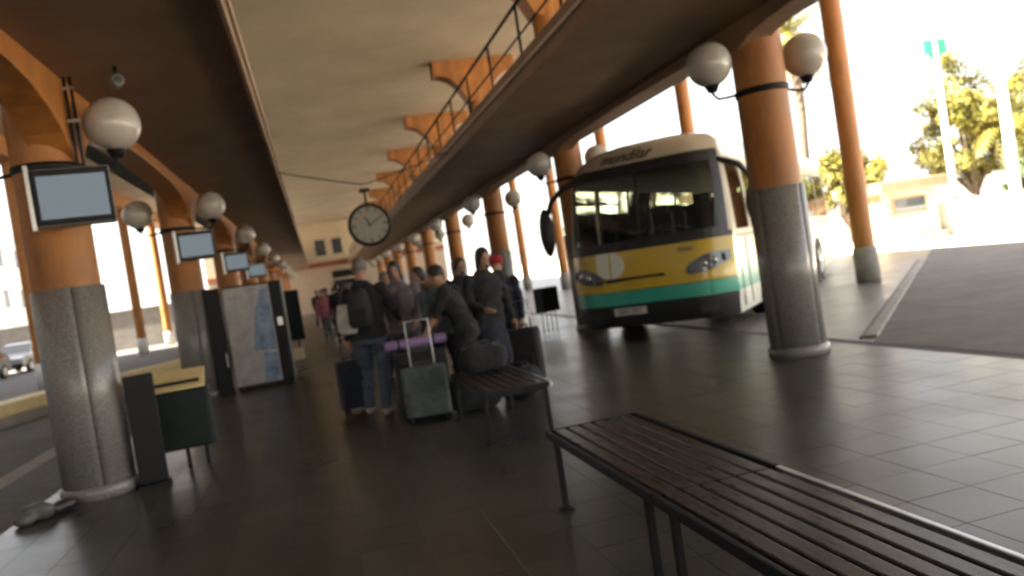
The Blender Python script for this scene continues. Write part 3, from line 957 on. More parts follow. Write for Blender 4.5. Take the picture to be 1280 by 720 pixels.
def remesh(mb, voxel):
    me = mb.mesh('tmp', SKIN)
    o = bpy.data.objects.new('tmp', me); COL.objects.link(o)
    md = o.modifiers.new('r', 'REMESH'); md.mode = 'VOXEL'; md.voxel_size = voxel; md.use_smooth_shade = True
    sm = o.modifiers.new('s', 'SMOOTH'); sm.iterations = 3; sm.factor = .5
    out = bpy.data.meshes.new_from_object(o.evaluated_get(bpy.context.evaluated_depsgraph_get()))
    bpy.data.objects.remove(o); bpy.data.meshes.remove(me)
    return out
def ik(a, b, l1, l2, pole):
    a = Vector(a); b = Vector(b); d = b - a; L_ = d.length
    mx_ = (l1 + l2) * .995
    if L_ > mx_: b = a + d * (mx_ / L_); d = b - a; L_ = mx_
    x = (l1 * l1 - l2 * l2 + L_ * L_) / (2 * L_); h = math.sqrt(max(0, l1 * l1 - x * x))
    u = d.normalized(); p = Vector(pole); p = (p - u * p.dot(u)).normalized()
    return a + u * x + p * h, b
def person(label, loc, face, h=1.74, top=BLKC, legs=JEANS, shoe=SHOED, hair=HAIRD, hairlen=0, lean=0.0, lhand=None, rhand=None,
           feet=((-.11, .04), (.11, -.06)), voxel=.016, group='people waiting in the hall', detail=True, headyaw=0.0, headpitch=0.0,
           bulk=1.12, hat=None, sleeve=True, skirt=False):
    """local frame: +y is where the person faces, x to the right; built at 1.74 m then scaled"""
    t = thing('person', label, 'person', loc, face, group)
    sc = h / 1.74
    t.scale = (sc, sc, sc)
    def LN(p):   # lean the upper body about the hips
        y, z = p[1], p[2] - .92
        if z < 0: return Vector(p)
        return Vector((p[0], y * math.cos(lean) + z * math.sin(lean), .92 + z * math.cos(lean) - y * math.sin(lean)))
    mb = MB()
    # legs
    joints = []
    for s, (fx, fy) in zip((-1, 1), feet):
        hip = Vector((s * .095, 0, .90)); ank = Vector((fx, fy - .03, .085))
        knee, ank = ik(hip, ank, .43, .42, (s * .05, 1, 0))
        capsule(mb, hip, knee, .093 * bulk, .062); capsule(mb, knee, ank, .062, .048)
        capsule(mb, (ank.x, ank.y - .03, .045), (ank.x + s * .02, ank.y + .16, .036), .045, .036)
        joints += [('leg', hip, knee), ('leg', knee, ank), ('shoe', ank - Vector((0, .04, .05)), ank + Vector((s * .02, .18, -.06)))]
    # torso
    b = bulk
    secs = [((0, 0, .80), .13 * b, .10 * b), ((0, 0, .88), .172 * b, .118 * b), ((0, 0, .97), .17 * b, .118 * b), ((0, .0, 1.08), .152 * b, .11 * b),
            ((0, .005, 1.2), .168 * b, .12 * b), ((0, .005, 1.32), .185 * b, .122 * b), ((0, -.005, 1.41), .172, .10), ((0, -.012, 1.465), .11, .075), ((0, -.01, 1.50), .062, .062), ((0, .005, 1.58), .055, .058)]
    loft(mb, [(tuple(LN(c)), rx, ry, 0) for c, rx, ry in secs])
    hd = LN((0, .005, 1.56)); hc = hd + Vector((0, .025 + .3 * math.sin(lean) * .1, .075))
    # head
    HM = Matrix.Translation(hc) @ Matrix.Rotation(headyaw, 4, 'Z') @ Matrix.Rotation(-lean * .4 - headpitch, 4, 'X')
    hb = MB()
    hb.ell((0, 0, .03), .076, .096, .098, 20, 14)
    hb.ell((0, .022, -.045), .056, .066, .072, 18, 12)
    mb.add(hb.v, hb.f, 0, True, HM)
    if detail:
        f = MB()
        capsule(f, (0, .088, .005), (0, .106, -.03), .011, .015)
        for s in (-1, 1): f.ell((s * .077, -.005, -.005), .010, .02, .032, 8, 8)
        f.ell((0, .078, -.068), .026, .012, .010, 10, 8)
        mb.add(f.v, f.f, 0, True, HM)
    # arms
    hands = []
    for s, tgt in ((-1, lhand), (1, rhand)):
        sh = LN((s * .195 * (.5 + b * .5), -.01, 1.405))
        tg = Vector(tgt) if tgt else LN((s * .29, .06, .86)) * 1.0
        if not tgt: tg = Vector((s * .27, sh.y + .09, max(.78, sh.z - .54)))
        el, wr = ik(sh, tg, .285, .255, (s * .5, -1, -.3))
        capsule(mb, sh, el, .058 * b, .044 * b); capsule(mb, el, wr, .044, .030)
        joints += [('arm', sh, el), ('fore', el, wr)]
        hands.append((s, el, wr))
        d = (wr - el).normalized()
        capsule(mb, wr, wr + d * .07, .030, .034)
        joints.append(('hand', wr + d * .02, wr + d * .14))
    if skirt:
        loft(mb, [((0, 0, .52), .21, .19, 0), ((0, 0, .95), .16, .12, 0)])
    joints += [('torso', LN((0, 0, .95)), LN((0, 0, 1.43))), ('head', LN((0, 0, 1.53)), HM @ Vector((0, .0, .12)))]
    me = remesh(mb, voxel)
    # fingers
    if detail:
        fb = MB()
        for s, el, wr in hands:
            d = (wr - el).normalized(); side = d.cross(Vector((0, 1, 0)))
            side = side.normalized() if side.length > .1 else Vector((1, 0, 0))
            fw = side.cross(d).normalized()
            for k in range(4):
                o_ = (k - 1.5) * .018
                base = wr + d * .085 + fw * o_
                ln = (.062, .072, .066, .05)[k]
                p1 = base + d * ln * .5 - side * s * .006; p2 = base + d * ln * .85 - side * s * .024
                fb.tube([base - d * .02, p1, p2], [.0095, .009, .007], 6)
            tb = wr + d * .03 + fw * .03
            fb.tube([tb, tb + fw * .02 + d * .03, tb + fw * .022 + d * .06], [.011, .010, .008], 6)
        bm = bmesh.new(); bm.from_mesh(me)
        tmp = fb.mesh('tmp', SKIN); bm.from_mesh(tmp); bm.to_mesh(me); bm.free(); bpy.data.meshes.remove(tmp)
    me.materials.clear()
    for m_ in (SKIN, top, legs, shoe): me.materials.append(m_)
    # materials by nearest bone
    ns = len(me.polygons)
    cen = np.empty(ns * 3, dtype=np.float32); me.polygons.foreach_get('center', cen); cen = cen.reshape(-1, 3)
    best = np.full(ns, 1e9); mi_ = np.zeros(ns, dtype=np.int32)
    RAD = {'leg': .07, 'shoe': .04, 'torso': .14, 'arm': .05, 'fore': .04, 'hand': .035, 'head': .085}
    MI = {'leg': 2, 'shoe': 3, 'torso': 1, 'arm': 1, 'fore': 1 if sleeve else 0, 'hand': 0, 'head': 0}
    for nm, a, c in joints:
        a = np.array(a); c = np.array(c); ab = c - a
        tt = np.clip(((cen - a) @ ab) / (ab @ ab), 0, 1)
        dd = np.linalg.norm(cen - (a + tt[:, None] * ab), axis=1) / RAD[nm]
        k = dd < best
        best[k] = dd[k]; mi_[k] = MI[nm]
    low = cen[:, 2] < .075; mi_[low] = 3
    hip = (cen[:, 2] > .80) & (cen[:, 2] < 1.0) & (mi_ == 1) & (cen[:, 2] < .86); mi_[hip] = 2
    me.polygons.foreach_set('material_index', mi_)
    nv = len(me.vertices)
    isc = np.zeros(nv, dtype=bool)
    for p in me.polygons:
        if mi_[p.index] in (1, 2):
            for vi in p.vertices: isc[vi] = True
    for p in me.polygons:
        if mi_[p.index] in (0, 3):
            for vi in p.vertices: isc[vi] = False
    co = np.empty(nv * 3, dtype=np.float32); me.vertices.foreach_get('co', co); co = co.reshape(-1, 3)
    no_ = np.empty(nv * 3, dtype=np.float32); me.vertices.foreach_get('normal', no_); no_ = no_.reshape(-1, 3)
    sd_ = loc[0] * 7 + loc[1] * 3
    x_, y_, z_ = co.T
    ph_ = 2.2 * np.sin(9 * x_ + sd_) + 1.8 * np.sin(11 * y_ + 5 * z_ + sd_)
    fold = .008 * np.sin(46 * z_ + ph_ * 1.6) * (.5 + .5 * np.sin(13 * x_ - 9 * y_ + 6 * z_ + sd_)) + .006 * np.sin(23 * (x_ + y_) + 17 * z_ + ph_)
    amt = np.where(isc, fold + (.012 if detail else .004), 0)
    co = co + no_ * amt[:, None]
    me.vertices.foreach_set('co', co.astype(np.float32).ravel())
    me.polygons.foreach_set('use_smooth', [True] * ns)
    me.update()
    ob = bpy.data.objects.new('body', me); COL.objects.link(ob); ob.parent = t
    # hair
    hm = MB()
    n, kk = 20, 12
    vs = []; fs = []
    for j in range(kk + 1):
        p = PI * .62 * j / kk
        for i in range(n):
            a = 2 * PI * i / n
            x, y, z = math.sin(p) * math.cos(a), math.sin(p) * math.sin(a), math.cos(p)
            front = max(0, math.sin(a))
            pl_ = p * (1 - .42 * front ** 1.5)
            x, y, z = math.sin(pl_) * math.cos(a), math.sin(pl_) * math.sin(a), math.cos(pl_)
            w_ = 1 + .025 * math.sin(9 * a + 3 * j)
            drop = hairlen * max(0, (j / kk - .6) / .4) * (1 - front) if hairlen else 0
            vs.append((x * .087 * w_, y * .108 * w_ - .006 - drop * .08, .034 + z * .112 - drop))
    for j in range(kk):
        for i in range(n):
            fs.append((j * n + i, (j + 1) * n + i, (j + 1) * n + (i + 1) % n, j * n + (i + 1) % n))
    hm.add(vs, fs, 0, True, HM)
    ho = hm.build('hair', hair, t)
    so = ho.modifiers.new('thick', 'SOLIDIFY'); so.thickness = .012; so.offset = -1
    if hat:
        k = MB(); hb2 = MB().lathe([(.10, .03), (.105, .06), (.098, .11), (.07, .15), (0, .165)], 20)
        k.add(hb2.v, hb2.f, 0, True, HM)
        k.build('hat', hat, t)
    if detail:
        for s in (-1, 1):
            e = MB().ell((s * .032, .083, .012), .012, .008, .008, 8, 6)
            k = MB(); k.add(e.v, e.f, 0, True, HM); k.build('eye', EYE_M, t)
    return t

away = lambda deg: R(deg)      # 0 faces along the hall, away from the camera
person('tall person in black jacket, blue jeans and light shoes, back turned, left in the group', (.52, 9.85, 0), R(-20), 1.88,
       BLKC, JEANS, SHOEL, HAIRG, 0, .05, rhand=(.30, .28, 1.02), lhand=(-.26, .05, .86), feet=((-.14, .10), (.10, -.08)), bulk=1.18)
person('person with dark hair in grey-lilac jacket behind the grey suitcase', (1.02, 10.5, 0), R(165), 1.80, LILAC, GREYC, SHOED, HAIRD, .10,
       .06, rhand=(.18, .30, 1.0), lhand=(-.2, .28, .98))
person('person in black leaning forward over the luggage, bare forearm', (1.62, 9.25, 0), R(70), 1.70, BLKC, BLKC, SHOED, HAIRD, 0, .38,
       rhand=(.20, .48, .92), lhand=(-.18, .50, .88), sleeve=False)
person('person in long black coat standing behind the second bench', (1.95, 9.55, 0), R(200), 1.78, BLKC, NAVY, SHOED, HAIRD, .12, .08,
       rhand=(.2, .28, 1.05), lhand=(-.29, .1, .88), bulk=1.15, skirt=True)
person('person in dark jacket with a red woollen hat at the right of the group', (2.36, 10.4, 0), R(150), 1.66, NAVY, BLKC, SHOED, HAIRD, 0, .05,
       rhand=(.28, .15, .86), hat=REDC, bulk=1.1)
person('person in brown jacket half hidden behind the middle of the group', (1.50, 11.9, 0), R(120), 1.70, BROWNC, JEANS, SHOED, HAIRD, .08)
person('person in grey coat at the back of the group by the clock', (1.05, 12.9, 0), R(200), 1.72, GREYC, BLKC, SHOED, HAIRG, 0)
person('person in black with a white scarf standing between the group and the bus', (2.05, 11.6, 0), R(-160), 1.74, BLKC, BLKC, SHOED, HAIRD, .05, bulk=1.1)
person('person in slate jacket stooping beside the second bench', (1.42, 9.9, 0), R(185), 1.68, TEALC, NAVY, SHOED, HAIRD, .08, .3,
       rhand=(.2, .42, .85), lhand=(-.2, .42, .85))

far = [  # x, y, facing, height, top, legs, hair, words
    (.15, 26, 170, 1.66, PINKC, GREYC, HAIRD, 'in pink top walking towards the camera at the far end'),
    (.55, 24, 10, 1.75, BLKC, BLKC, HAIRD, 'in black coat walking away, nearest of the far people'),
    (.95, 28, 180, 1.72, YELC, GREYC, HAIRD, 'in yellow top at the far end of the hall'),
    (.35, 33, 90, 1.74, GREYC, BLKC, HAIRD, 'in grey coat turned sideways at the far end'),
    (1.3, 31, 160, 1.76, WHTC, JEANS, HAIRG, 'in white shirt at the far end of the hall'),
    (-.05, 38, 200, 1.72, BLKC, NAVY, HAIRD, 'in black jacket far down the hall near the left columns'),
    (.75, 42, 0, 1.74, TEALC, BLKC, HAIRD, 'in slate jacket far down the hall'),
    (1.5, 40, 180, 1.70, BROWNC, GREYC, HAIRG, 'in brown coat far down the hall'),
    (2.2, 36, 150, 1.74, NAVY, JEANS, HAIRD, 'in navy jacket far down the hall near the right columns'),
    (1.0, 19.5, 20, 1.72, GREYC, JEANS, HAIRD, 'in grey jacket and jeans walking away beyond the group'),
    (.62, 17.6, 175, 1.70, BLKC, GREYC, HAIRD, 'in black jumper walking towards the group'),
    (2.9, 22, 100, 1.70, REDC, BLKC, HAIRD, 'in red top beyond the group near the bus side columns'),
]
for x, y, fdeg, h_, tp, lg, hr, wd in far:
    person('person ' + wd, (x, y, 0), R(fdeg), h_, tp, lg, SHOED, hr, .05, .03, voxel=.028, detail=False, group='people far down the hall',
           feet=((-.10, .16), (.10, -.18)))

# ------------------------------------------------------------------ luggage
def suitcase(name, label, loc, rz, w_, d_, h_, m, handle=.40, hm=STEEL):
    t = thing(name, label, 'suitcase', loc, rz, 'luggage of the waiting group')
    MB().box(-w_ / 2, w_ / 2, -d_ / 2, d_ / 2, .06, h_).build('shell', m, t, .045, seg=3)
    MB().box(-w_ / 2 + .06, w_ / 2 - .06, -d_ / 2 - .025, -d_ / 2 - .001, .13, h_ * .6).build('front_pocket', m, t, .018)
    mz = MB().box(-w_ / 2 - .003, w_ / 2 + .003, -.012, .012, .055, h_ + .003).build('zip', INK, t)
    for sx in (-1, 1):
        for sy in (-1, 1):
            MB().cyl((sx * (w_ / 2 - .06) - .012, sy * (d_ / 2 - .05), .03), (sx * (w_ / 2 - .06) + .012, sy * (d_ / 2 - .05), .03), .03, n=12).build('wheel', RUBBER, t)
    MB().box(-.09, .09, -.012, .012, h_ + .03, h_ + .05).box(-.09, -.07, -.012, .012, h_ - .01, h_ + .031).box(.07, .09, -.012, .012, h_ - .01, h_ + .031).build('grip', INK, t)
    if handle:
        hw_ = w_ * .26; y_ = d_ / 2 - .05
        MB().tube([(-hw_, y_, h_ - .02), (-hw_, y_, h_ + handle), (hw_, y_, h_ + handle), (hw_, y_, h_ - .02)], .011, 8).build('pull_handle', hm, t)
    return t
GBLUE = mat('grey_blue_fabric', (0.10, 0.125, 0.135), .8, var=.3, vscale=14, bump=.4, bscale=60)
suitcase('suitcase', 'large grey-blue fabric suitcase with pale raised handle in front of the group', (.98, 8.75, 0), R(-8), .50, .28, .60, GBLUE, .50, WHITEP)
suitcase('suitcase', 'navy suitcase standing by the left leg of the person in jeans', (.26, 10.35, 0), R(15), .36, .24, .66, NAVY, .30)
suitcase('suitcase', 'black suitcase behind the grey-blue suitcase with the purple mat across it', (1.02, 9.27, 0), R(4), .58, .32, .72, BLKC, .0)
# purple roll resting on the black suitcase
PURP = mat('purple_foam', (0.26, 0.17, 0.36), .7, var=.15, vscale=10)
t = thing('rolled_mat', 'purple rolled mat lying across the black suitcase', 'mat', (1.00, 9.27, .831), R(2))
MB().cyl((-.36, 0, 0), (.36, 0, 0), .058, n=20).build('roll', PURP, t, .008)
for dx in (-.2, .2):
    MB().cyl((dx - .015, 0, 0), (dx + .015, 0, 0), .061, n=20).build('strap', INK, t)
# duffels and bags on the second bench
def duffel(label, loc, rz, ln, r, m, seed):
    t = thing('duffel_bag', label, 'bag', loc, rz, 'luggage of the waiting group')
    mb = MB(); sec = []
    n = 20
    vs = []; fs = []
    K = 12
    for i in range(K + 1):
        u = i / K; x = -ln / 2 + ln * u
        rr = r * (1 - .55 * abs(2 * u - 1) ** 6)
        for k in range(n):
            a = 2 * PI * k / n
            wob = 1 + .05 * math.sin(3 * a + seed + 7 * u) + .03 * math.sin(7 * a + 11 * u)
            vs.append((x, rr * math.cos(a) * wob * 1.05, max(.004, r * .92 + rr * .95 * math.sin(a) * wob)))
    for i in range(K):
        for k in range(n): fs.append((i * n + k, (i + 1) * n + k, (i + 1) * n + (k + 1) % n, i * n + (k + 1) % n))
    fs.append(tuple(range(n))); fs.append(tuple(range(K * n, (K + 1) * n))[::-1])
    mb.add(vs, fs, 0, True).build('bag_body', m, t)
    for s in (-1, 1):
        MB().tube([(-ln * .22, s * r * .55, r * 1.62), (-ln * .16, s * r * .3, r * 2.1), (ln * .16, s * r * .3, r * 2.1), (ln * .22, s * r * .55, r * 1.62)], .013, 6).build('handle', INK, t)
    MB().box(-ln * .42, ln * .42, -.01, .01, r * 1.80, r * 1.885).build('zip', INK, t)
    return t
duffel('big black duffel bag lying on the far end of the second bench', (1.55, 8.2, .485), R(12), .52, .15, BLKC, 1)
duffel('navy duffel bag on the floor in front of the person in the long black coat', (2.12, 9.1, 0), R(-35), .52, .19, NAVY, 4)
duffel('black duffel bag on the floor behind the second bench', (1.52, 8.86, 0), R(8), .62, .21, BLKC, 2)
# bag stack at the right of the group
suitcase('suitcase', 'black suitcase at the right edge of the group', (2.38, 9.75, 0), R(-30), .44, .26, .74, BLKC, .34)
t = thing('shoulder_bag', 'white bag hanging at the left shoulder of the tall person in black', 'bag', (.30, 9.80, 1.02), R(-20))
mb = MB(); loft(mb, [((0, 0, 0), .10, .055, 0), ((0, 0, .05), .14, .075, 0), ((0, 0, .22), .135, .065, 0), ((0, 0, .34), .11, .03, 0), ((0, 0, .36), .10, .01, 0)])
mb.build('pouch', WHTC, t)
MB().tube([(-.07, 0, .35), (-.03, .0, .52), (.06, .01, .60), (.10, .0, .50), (.08, 0, .35)], .012, 6).build('strap', GREYC, t)
t = thing('backpack', 'black backpack on the back of the tall person in jeans', 'backpack', (.47, 9.70, 1.08), R(-20))
mb = MB(); loft(mb, [((0, -.06, 0), .12, .06, 0), ((0, -.06, .06), .15, .085, 0), ((0, -.06, .3), .145, .08, 0), ((0, -.05, .43), .11, .06, 0), ((0, -.05, .46), .06, .03, 0)])
mb.build('bag_body', mat('backpack_fabric', (.022, .024, .028), .7, bump=.3, bscale=50), t)
MB().box(-.10, .10, -.165, -.13, .04, .24).build('pocket', BLKC, t, .02)

# ------------------------------------------------------------------ left side: cars, facade
def car(label, loc, rz, m, hgt=1.45, ln=4.2):
    t = thing('parked_car', label, 'car', loc, rz, 'vehicles along the left road')
    hl = ln / 2
    prof = [(-hl, .35), (-hl + .02, .75), (-hl + .35, .86), (-hl + 1.05, .93), (-hl + 1.75, hgt - .06), (-hl + 2.0, hgt), (hl - 1.1, hgt), (hl - .75, hgt - .06), (hl - .15, .98), (hl, .85), (hl, .35)]
    mb = MB(); rows = []
    def wid(z): return .86 if z < .95 else .86 - .24 * (z - .95) / (hgt - .95)
    vs = [(x, -wid(z), z) for x, z in prof] + [(x, wid(z), z) for x, z in prof]
    n = len(prof)
    mb.add(vs, [(i, (i + 1) % n, n + (i + 1) % n, n + i) for i in range(n)] + [tuple(range(n))[::-1], tuple(range(n, 2 * n))])
    mb.build('body', m, t, .05, seg=3)
    for s in (-1, 1):
        w1, w2 = wid(.98) + .008, wid(hgt - .1) + .008
        for xa, xb, xc, xd in ((-hl + 1.18, -hl + 2.15, -hl + 2.15, -hl + 1.78), (-hl + 2.22, hl - .42, hl - .85, -hl + 2.22)):
            MB().add([(xa, s * w1, .98), (xb, s * w1, .98), (xc, s * w2, hgt - .1), (xd, s * w2, hgt - .1)], [(0, 1, 2, 3)]).build('side_window', HOUSEGL, t)
        for xw in (-hl + .8, hl - .8):
            wh = MB().cyl((xw, s * .72, .31), (xw, s * .88, .31), .31, n=22).build('wheel', RUBBER, t, .02)
            MB().cyl((xw, s * .881, .31), (xw, s * .89, .31), .19, n=18).build('rim', STEEL, wh)
        MB().ell((-hl + .06, s * .62, .68), .05, .17, .08, 12, 8).build('headlight', CHROME, t)
        MB().ell((hl - .03, s * .66, .80), .04, .12, .08, 12, 8).build('tail_light', REDC, t)
        MB().ell((-hl + 1.35, s * .95, 1.0), .07, .09, .06, 10, 8).build('mirror', m, t)
    MB().add([(-hl + 1.1, -.80, .945), (-hl + 1.1, .80, .945), (-hl + 1.74, .64, hgt - .075), (-hl + 1.74, -.64, hgt - .075)], [(0, 1, 2, 3)]).build('windscreen', HOUSEGL, t, loc=(-.012, 0, .012))
    MB().box(-hl - .03, -hl + .05, -.80, .80, .33, .5).build('bumper', BLACKM, t, .02)
    return t
car('dark car parked across the left road, nearest of the cars', (-14.6, 27.5, -.02), R(80), mat('car_black', (.015, .021, .024), .25, coat=.8), 1.46)
car('white car parked behind the dark car on the left road', (-15.0, 33.0, -.02), R(84), mat('car_white', (.55, .57, .58), .25, coat=.8), 1.48)
car('dark blue car on the left road beyond the white car', (-14.8, 38.6, -.02), R(86), mat('car_blue', (.03, .05, .09), .25, coat=.8), 1.46)
car('silver car far along the left road', (-14.6, 44.5, -.02), R(86), mat('car_silver', (.35, .36, .37), .25, coat=.8), 1.46)
car('grey car farthest along the left road', (-14.4, 50.5, -.02), R(86), mat('car_grey', (.12, .12, .12), .25, coat=.8), 1.46)

def facade(name, label, x, y0, y1, h, depth, m, floors, side=1, wstep=3.4, wh=1.5, ww=1.1, shop=True):
    """a building whose street front is the plane x, facing +x (side=1) or -x (side=-1)"""
    t = thing(name, label, 'building', (x, (y0 + y1) / 2, 0))
    H = (y1 - y0) / 2
    MB().box(min(0, -side * depth), max(0, -side * depth), -H, H, -.05, h).build('wall', m, t)
    MB().box(min(.25 * side, -side * (depth + .2)), max(.25 * side, -side * (depth + .2)), -H - .2, H + .2, h, h + .35).build('cornice', m, t, .03)
    fh = h / floors
    wm = MB().box(min(.004 * side, .07 * side), max(.004 * side, .07 * side), -ww / 2 - .1, ww / 2 + .1, -.1, wh + .1).mesh('window', WHITEP)
    pm_ = MB().box(min(.071 * side, .08 * side), max(.071 * side, .08 * side), -ww / 2, ww / 2, 0, wh).mesh('pane', HOUSEGL)
    n = int((2 * H - 1) / wstep)
    for f in range(floors):
        z = f * fh + fh * .28
        if f > 0:
            MB().box(min(.002 * side, .1 * side), max(.002 * side, .1 * side), -H, H, f * fh - .1, f * fh + .08).build('string_course', WHITEP, t, .01)
        for k in range(n):
            yy = -H + (2 * H) * (k + .5) / n
            a = bpy.data.objects.new('window', wm); COL.objects.link(a); a.parent = t; a.location = (0, yy, z)
            b_ = bpy.data.objects.new('pane', pm_); COL.objects.link(b_); b_.parent = a
    return t
facade('apartment_building', 'pale grey apartment building across the left road, nearest the camera', -22, -40, 44, 27, 14, HOUSEP, 7)  # height and length set so its shadow keeps sun off the left ground
facade('apartment_building', 'low pale building with grey front far along the left road', -24, 48, 66, 7, 12, HOUSEP, 2)
facade('apartment_building', 'white building farthest along the left road', -24, 70, 96, 10, 12, WHITEP, 3)

# ------------------------------------------------------------------ right side: wall, kiosk, trees, poles
ww_ = thing('low_wall', 'sunlit white low wall beyond the bus bays', 'wall', (25.5, 20, 0))
MB().box(-.15, .15, -45, 60, -.05, 1.25).build('wall', WHITEP, ww_)
MB().box(-.22, .22, -45, 60, 1.25, 1.36).build('coping', WHITEP, ww_, .015)
kt = thing('kiosk', 'small beige kiosk with brown overhanging roof beside the sunlit wall', 'kiosk', (23.4, 28.6, 0), R(6))
MB().box(-1.4, 1.5, -1.0, 1.2, .25, 2.05).build('wall', HOUSEB, kt)
MB().box(-1.6, 1.7, -1.2, 1.4, -.03, .25).build('base', CONC, kt, .02)
MB().box(-1.75, 1.85, -1.4, 1.6, 2.05, 2.5).build('roof', BROWN, kt, .04)
wk = MB().box(-.9, .9, -1.06, -1.001, 1.1, 1.8).build('window', BROWN, kt)
MB().box(-.8, .8, -1.075, -1.062, 1.18, 1.74).build('pane', HOUSEGL, wk)

def leaf_mb(mb, rnd, c, r, n, size, flat=.8, droop=.2):
    for _ in range(n):
        d = rnd.randn(3); d /= np.linalg.norm(d)
        p = np.array(c) + d * np.array(r) * (rnd.rand() ** .45)
        a = rnd.randn(3); a[2] -= droop; a /= np.linalg.norm(a)
        b_ = np.cross(a, rnd.randn(3)); b_ /= np.linalg.norm(b_) + 1e-6
        s = size * (.6 + .8 * rnd.rand())
        o = len(mb.v)
        mb.v += [tuple(p - a * s), tuple(p + b_ * s * .42), tuple(p + a * s), tuple(p - b_ * s * .42)]
        mb.f.append([o, o + 1, o + 2, o + 3]); mb.mi.append(0); mb.sm.append(False)
def tree(label, loc, h, cr, m, seed, trunk_h=.4, leaves=9000, size=.105, group='trees beyond the sunlit wall'):
    rnd = np.random.RandomState(seed)
    t = thing('tree', label, 'tree', loc, 0, group)
    th_ = h * trunk_h
    tb = MB()
    path = [(0, 0, -.05), (.08 * rnd.randn(), .08 * rnd.randn(), th_ * .5), (.15 * rnd.randn(), .15 * rnd.randn(), th_)]
    tb.tube(path, [h * .028, h * .021, h * .018], 9)
    crown = MB()
    top_ = np.array(path[-1])
    for k in range(13):
        a = 2 * PI * k / 13 * 2.4 + rnd.rand()
        rr = cr * (.35 + .6 * rnd.rand()) * (1 if k else .1)
        end = np.array([math.cos(a) * rr, math.sin(a) * rr, th_ + (h - th_) * (.15 + .78 * rnd.rand() * (1 - .35 * rr / cr))])
        mid = (top_ + end) / 2 + np.array([0, 0, .1 * h * rnd.rand()])
        tb.tube([tuple(top_ - [0, 0, .2]), tuple(mid), tuple(end)], [h * .013, h * .008, h * .003], 6)
        for q in range(4):
            c = end + rnd.randn(3) * cr * .2
            leaf_mb(crown, rnd, c, np.array([1, 1, .75]) * cr * (.2 + .16 * rnd.rand()), leaves // 52, size)
    tb.build('trunk', BARK, t)
    crown.build('crown', m, t)
    return t
def palm(label, loc, h, seed, m=LEAFY):
    rnd = np.random.RandomState(seed)
    t = thing('palm_tree', label, 'tree', loc, 0, 'palm trees beyond the sunlit wall')
    pts = [(0, 0, -.05)] + [(.04 * rnd.randn() + .12 * k / 6, .04 * rnd.randn(), h * k / 6) for k in range(1, 7)]
    MB().tube(pts, [.30, .24, .22, .2, .2, .21, .24], 12).build('trunk', BARK, t)
    c = np.array(pts[-1]); fr = MB()
    for k in range(38):
        a = 2 * PI * k * .382; el = R(80 - 130 * (k / 38)); ln = 2.6 + .5 * rnd.rand()
        p = c.copy(); d = np.array([math.cos(a) * math.cos(el), math.sin(a) * math.cos(el), math.sin(el)])
        side = np.array([-math.sin(a), math.cos(a), 0]); P_ = []
        for q in range(15):
            P_.append(p.copy()); p = p + d * ln / 14; d = d + np.array([0, 0, -.075]); d /= np.linalg.norm(d)
        for q in range(2, 15):
            L_ = .62 * math.sin(PI * min(1, (q + 1) / 16)) + .12
            for s in (-1, 1):
                tip = P_[q] + side * s * L_ * .75 + (P_[q] - P_[q - 1]) / np.linalg.norm(P_[q] - P_[q - 1]) * L_ * .6 + np.array([0, 0, -.16 * L_])
                b0 = P_[q]; b1 = P_[q - 1] + (P_[q] - P_[q - 1]) * .35
                o = len(fr.v); fr.v += [tuple(b0), tuple(b1), tuple(tip)]; fr.f.append([o, o + 1, o + 2]); fr.mi.append(0); fr.sm.append(False)
        fr.tube([tuple(x) for x in P_[::2]], [.03, .026, .022, .018, .014, .01, .008, .006], 4)
    fr.build('crown', m, t)
    return t
palm('tall palm tree whose fronds show above the first right column', (21.6, 31.2, -.03), 9.6, 2)
palm('palm tree with yellow-green fronds between two white poles', (29.2, 28.0, -.03), 4.6, 5)
tree('yellow-green leafy tree beyond the wall at the right edge', (29.8, 24.6, -.03), 7.6, 2.2, LEAFY, 11, .25, 12000)
tree('yellow-green leafy tree beyond the wall, between the white poles', (28.8, 29.6, -.03), 8.2, 2.1, LEAFY, 17, .2, 14000)
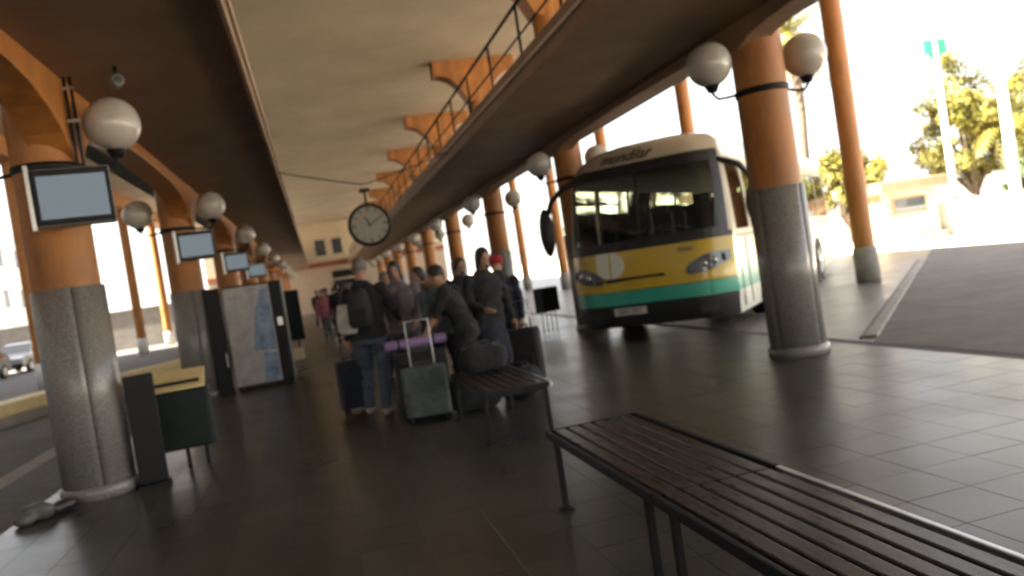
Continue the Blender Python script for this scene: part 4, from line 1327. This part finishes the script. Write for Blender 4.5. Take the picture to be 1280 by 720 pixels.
tree('dark green bushy tree low behind the white wall at right', (27.8, 25.6, -.03), 2.9, 1.2, LEAFG, 23, .2, 3000, .12)
tree('green leafy tree behind the bus to the right of its roof', (21.5, 38.0, -.03), 5.2, 2.2, LEAFG, 31, .35)
tree('yellow-green tree behind the bus roof between two thin posts', (24, 46.0, -.03), 7.5, 3.0, LEAFY, 37, .35)
tree('green tree far behind the thin posts left of the bus', (21.0, 56.0, -.03), 5.5, 2.4, LEAFG, 41, .35)
def pole(label, loc, h, r=.11, sign=None):
    t = thing('lamp_pole', label, 'pole', loc, 0, 'white poles by the sunlit wall')
    MB().cyl((0, 0, 0), (0, 0, h), r, r * .7, n=14).build('shaft', WHITEP, t)
    MB().cyl((0, 0, 0), (0, 0, .35), r * 1.6, n=14).build('base', WHITEP, t, .02)
    if sign:
        s = MB().box(-.55, .55, -.06, .06, h - .75, h - .15).build('sign_panel', sign, t, .02)
        MB().prism([(-.35, h - .76), (.35, h - .76), (0, h - 1.15)], 'y', -.05, .05).build('sign_pointer', sign, t)
    else:
        MB().tube([(0, 0, h - .05), (-.3, 0, h + .25), (-1.0, 0, h + .3)], .04, 8).build('arm', WHITEP, t)
        MB().box(-1.5, -.9, -.12, .12, h + .22, h + .34).build('lamp_head', GREYPL, t, .03)
GRS = mat('green_sign', (0.03, 0.33, 0.22), .45)
pole('white pole with green sign at its top beyond the wall', (26.3, 28.2, -.03), 8.3, .16, GRS)
pole('thick white pole at right between the trees', (26.3, 25.2, -.03), 9.0, .22)
tree('pale yellow-green tree beyond the bus rear, between the column and the thin post', (21.9, 29.2, -.03), 4.6, 1.7, LEAFY, 53, .3)
tree('wide green tree far behind the bays at the right edge', (46, 40, -.03), 8.0, 4.0, LEAFG, 59, .3, 5200, .26)

gw = thing('screen_wall', 'long grey added wall hiding sunlit ground across the far end of the left road', 'wall', (-12.5, 53, 0))  # added to cover the sunlit ground beyond the left road
MB().box(-9, 8.4, 0, .3, -.05, 2.3).build('wall', CONC, gw)
MB().box(-9.05, 8.45, -.05, .35, 2.3, 2.42).build('coping', CONC, gw, .015)
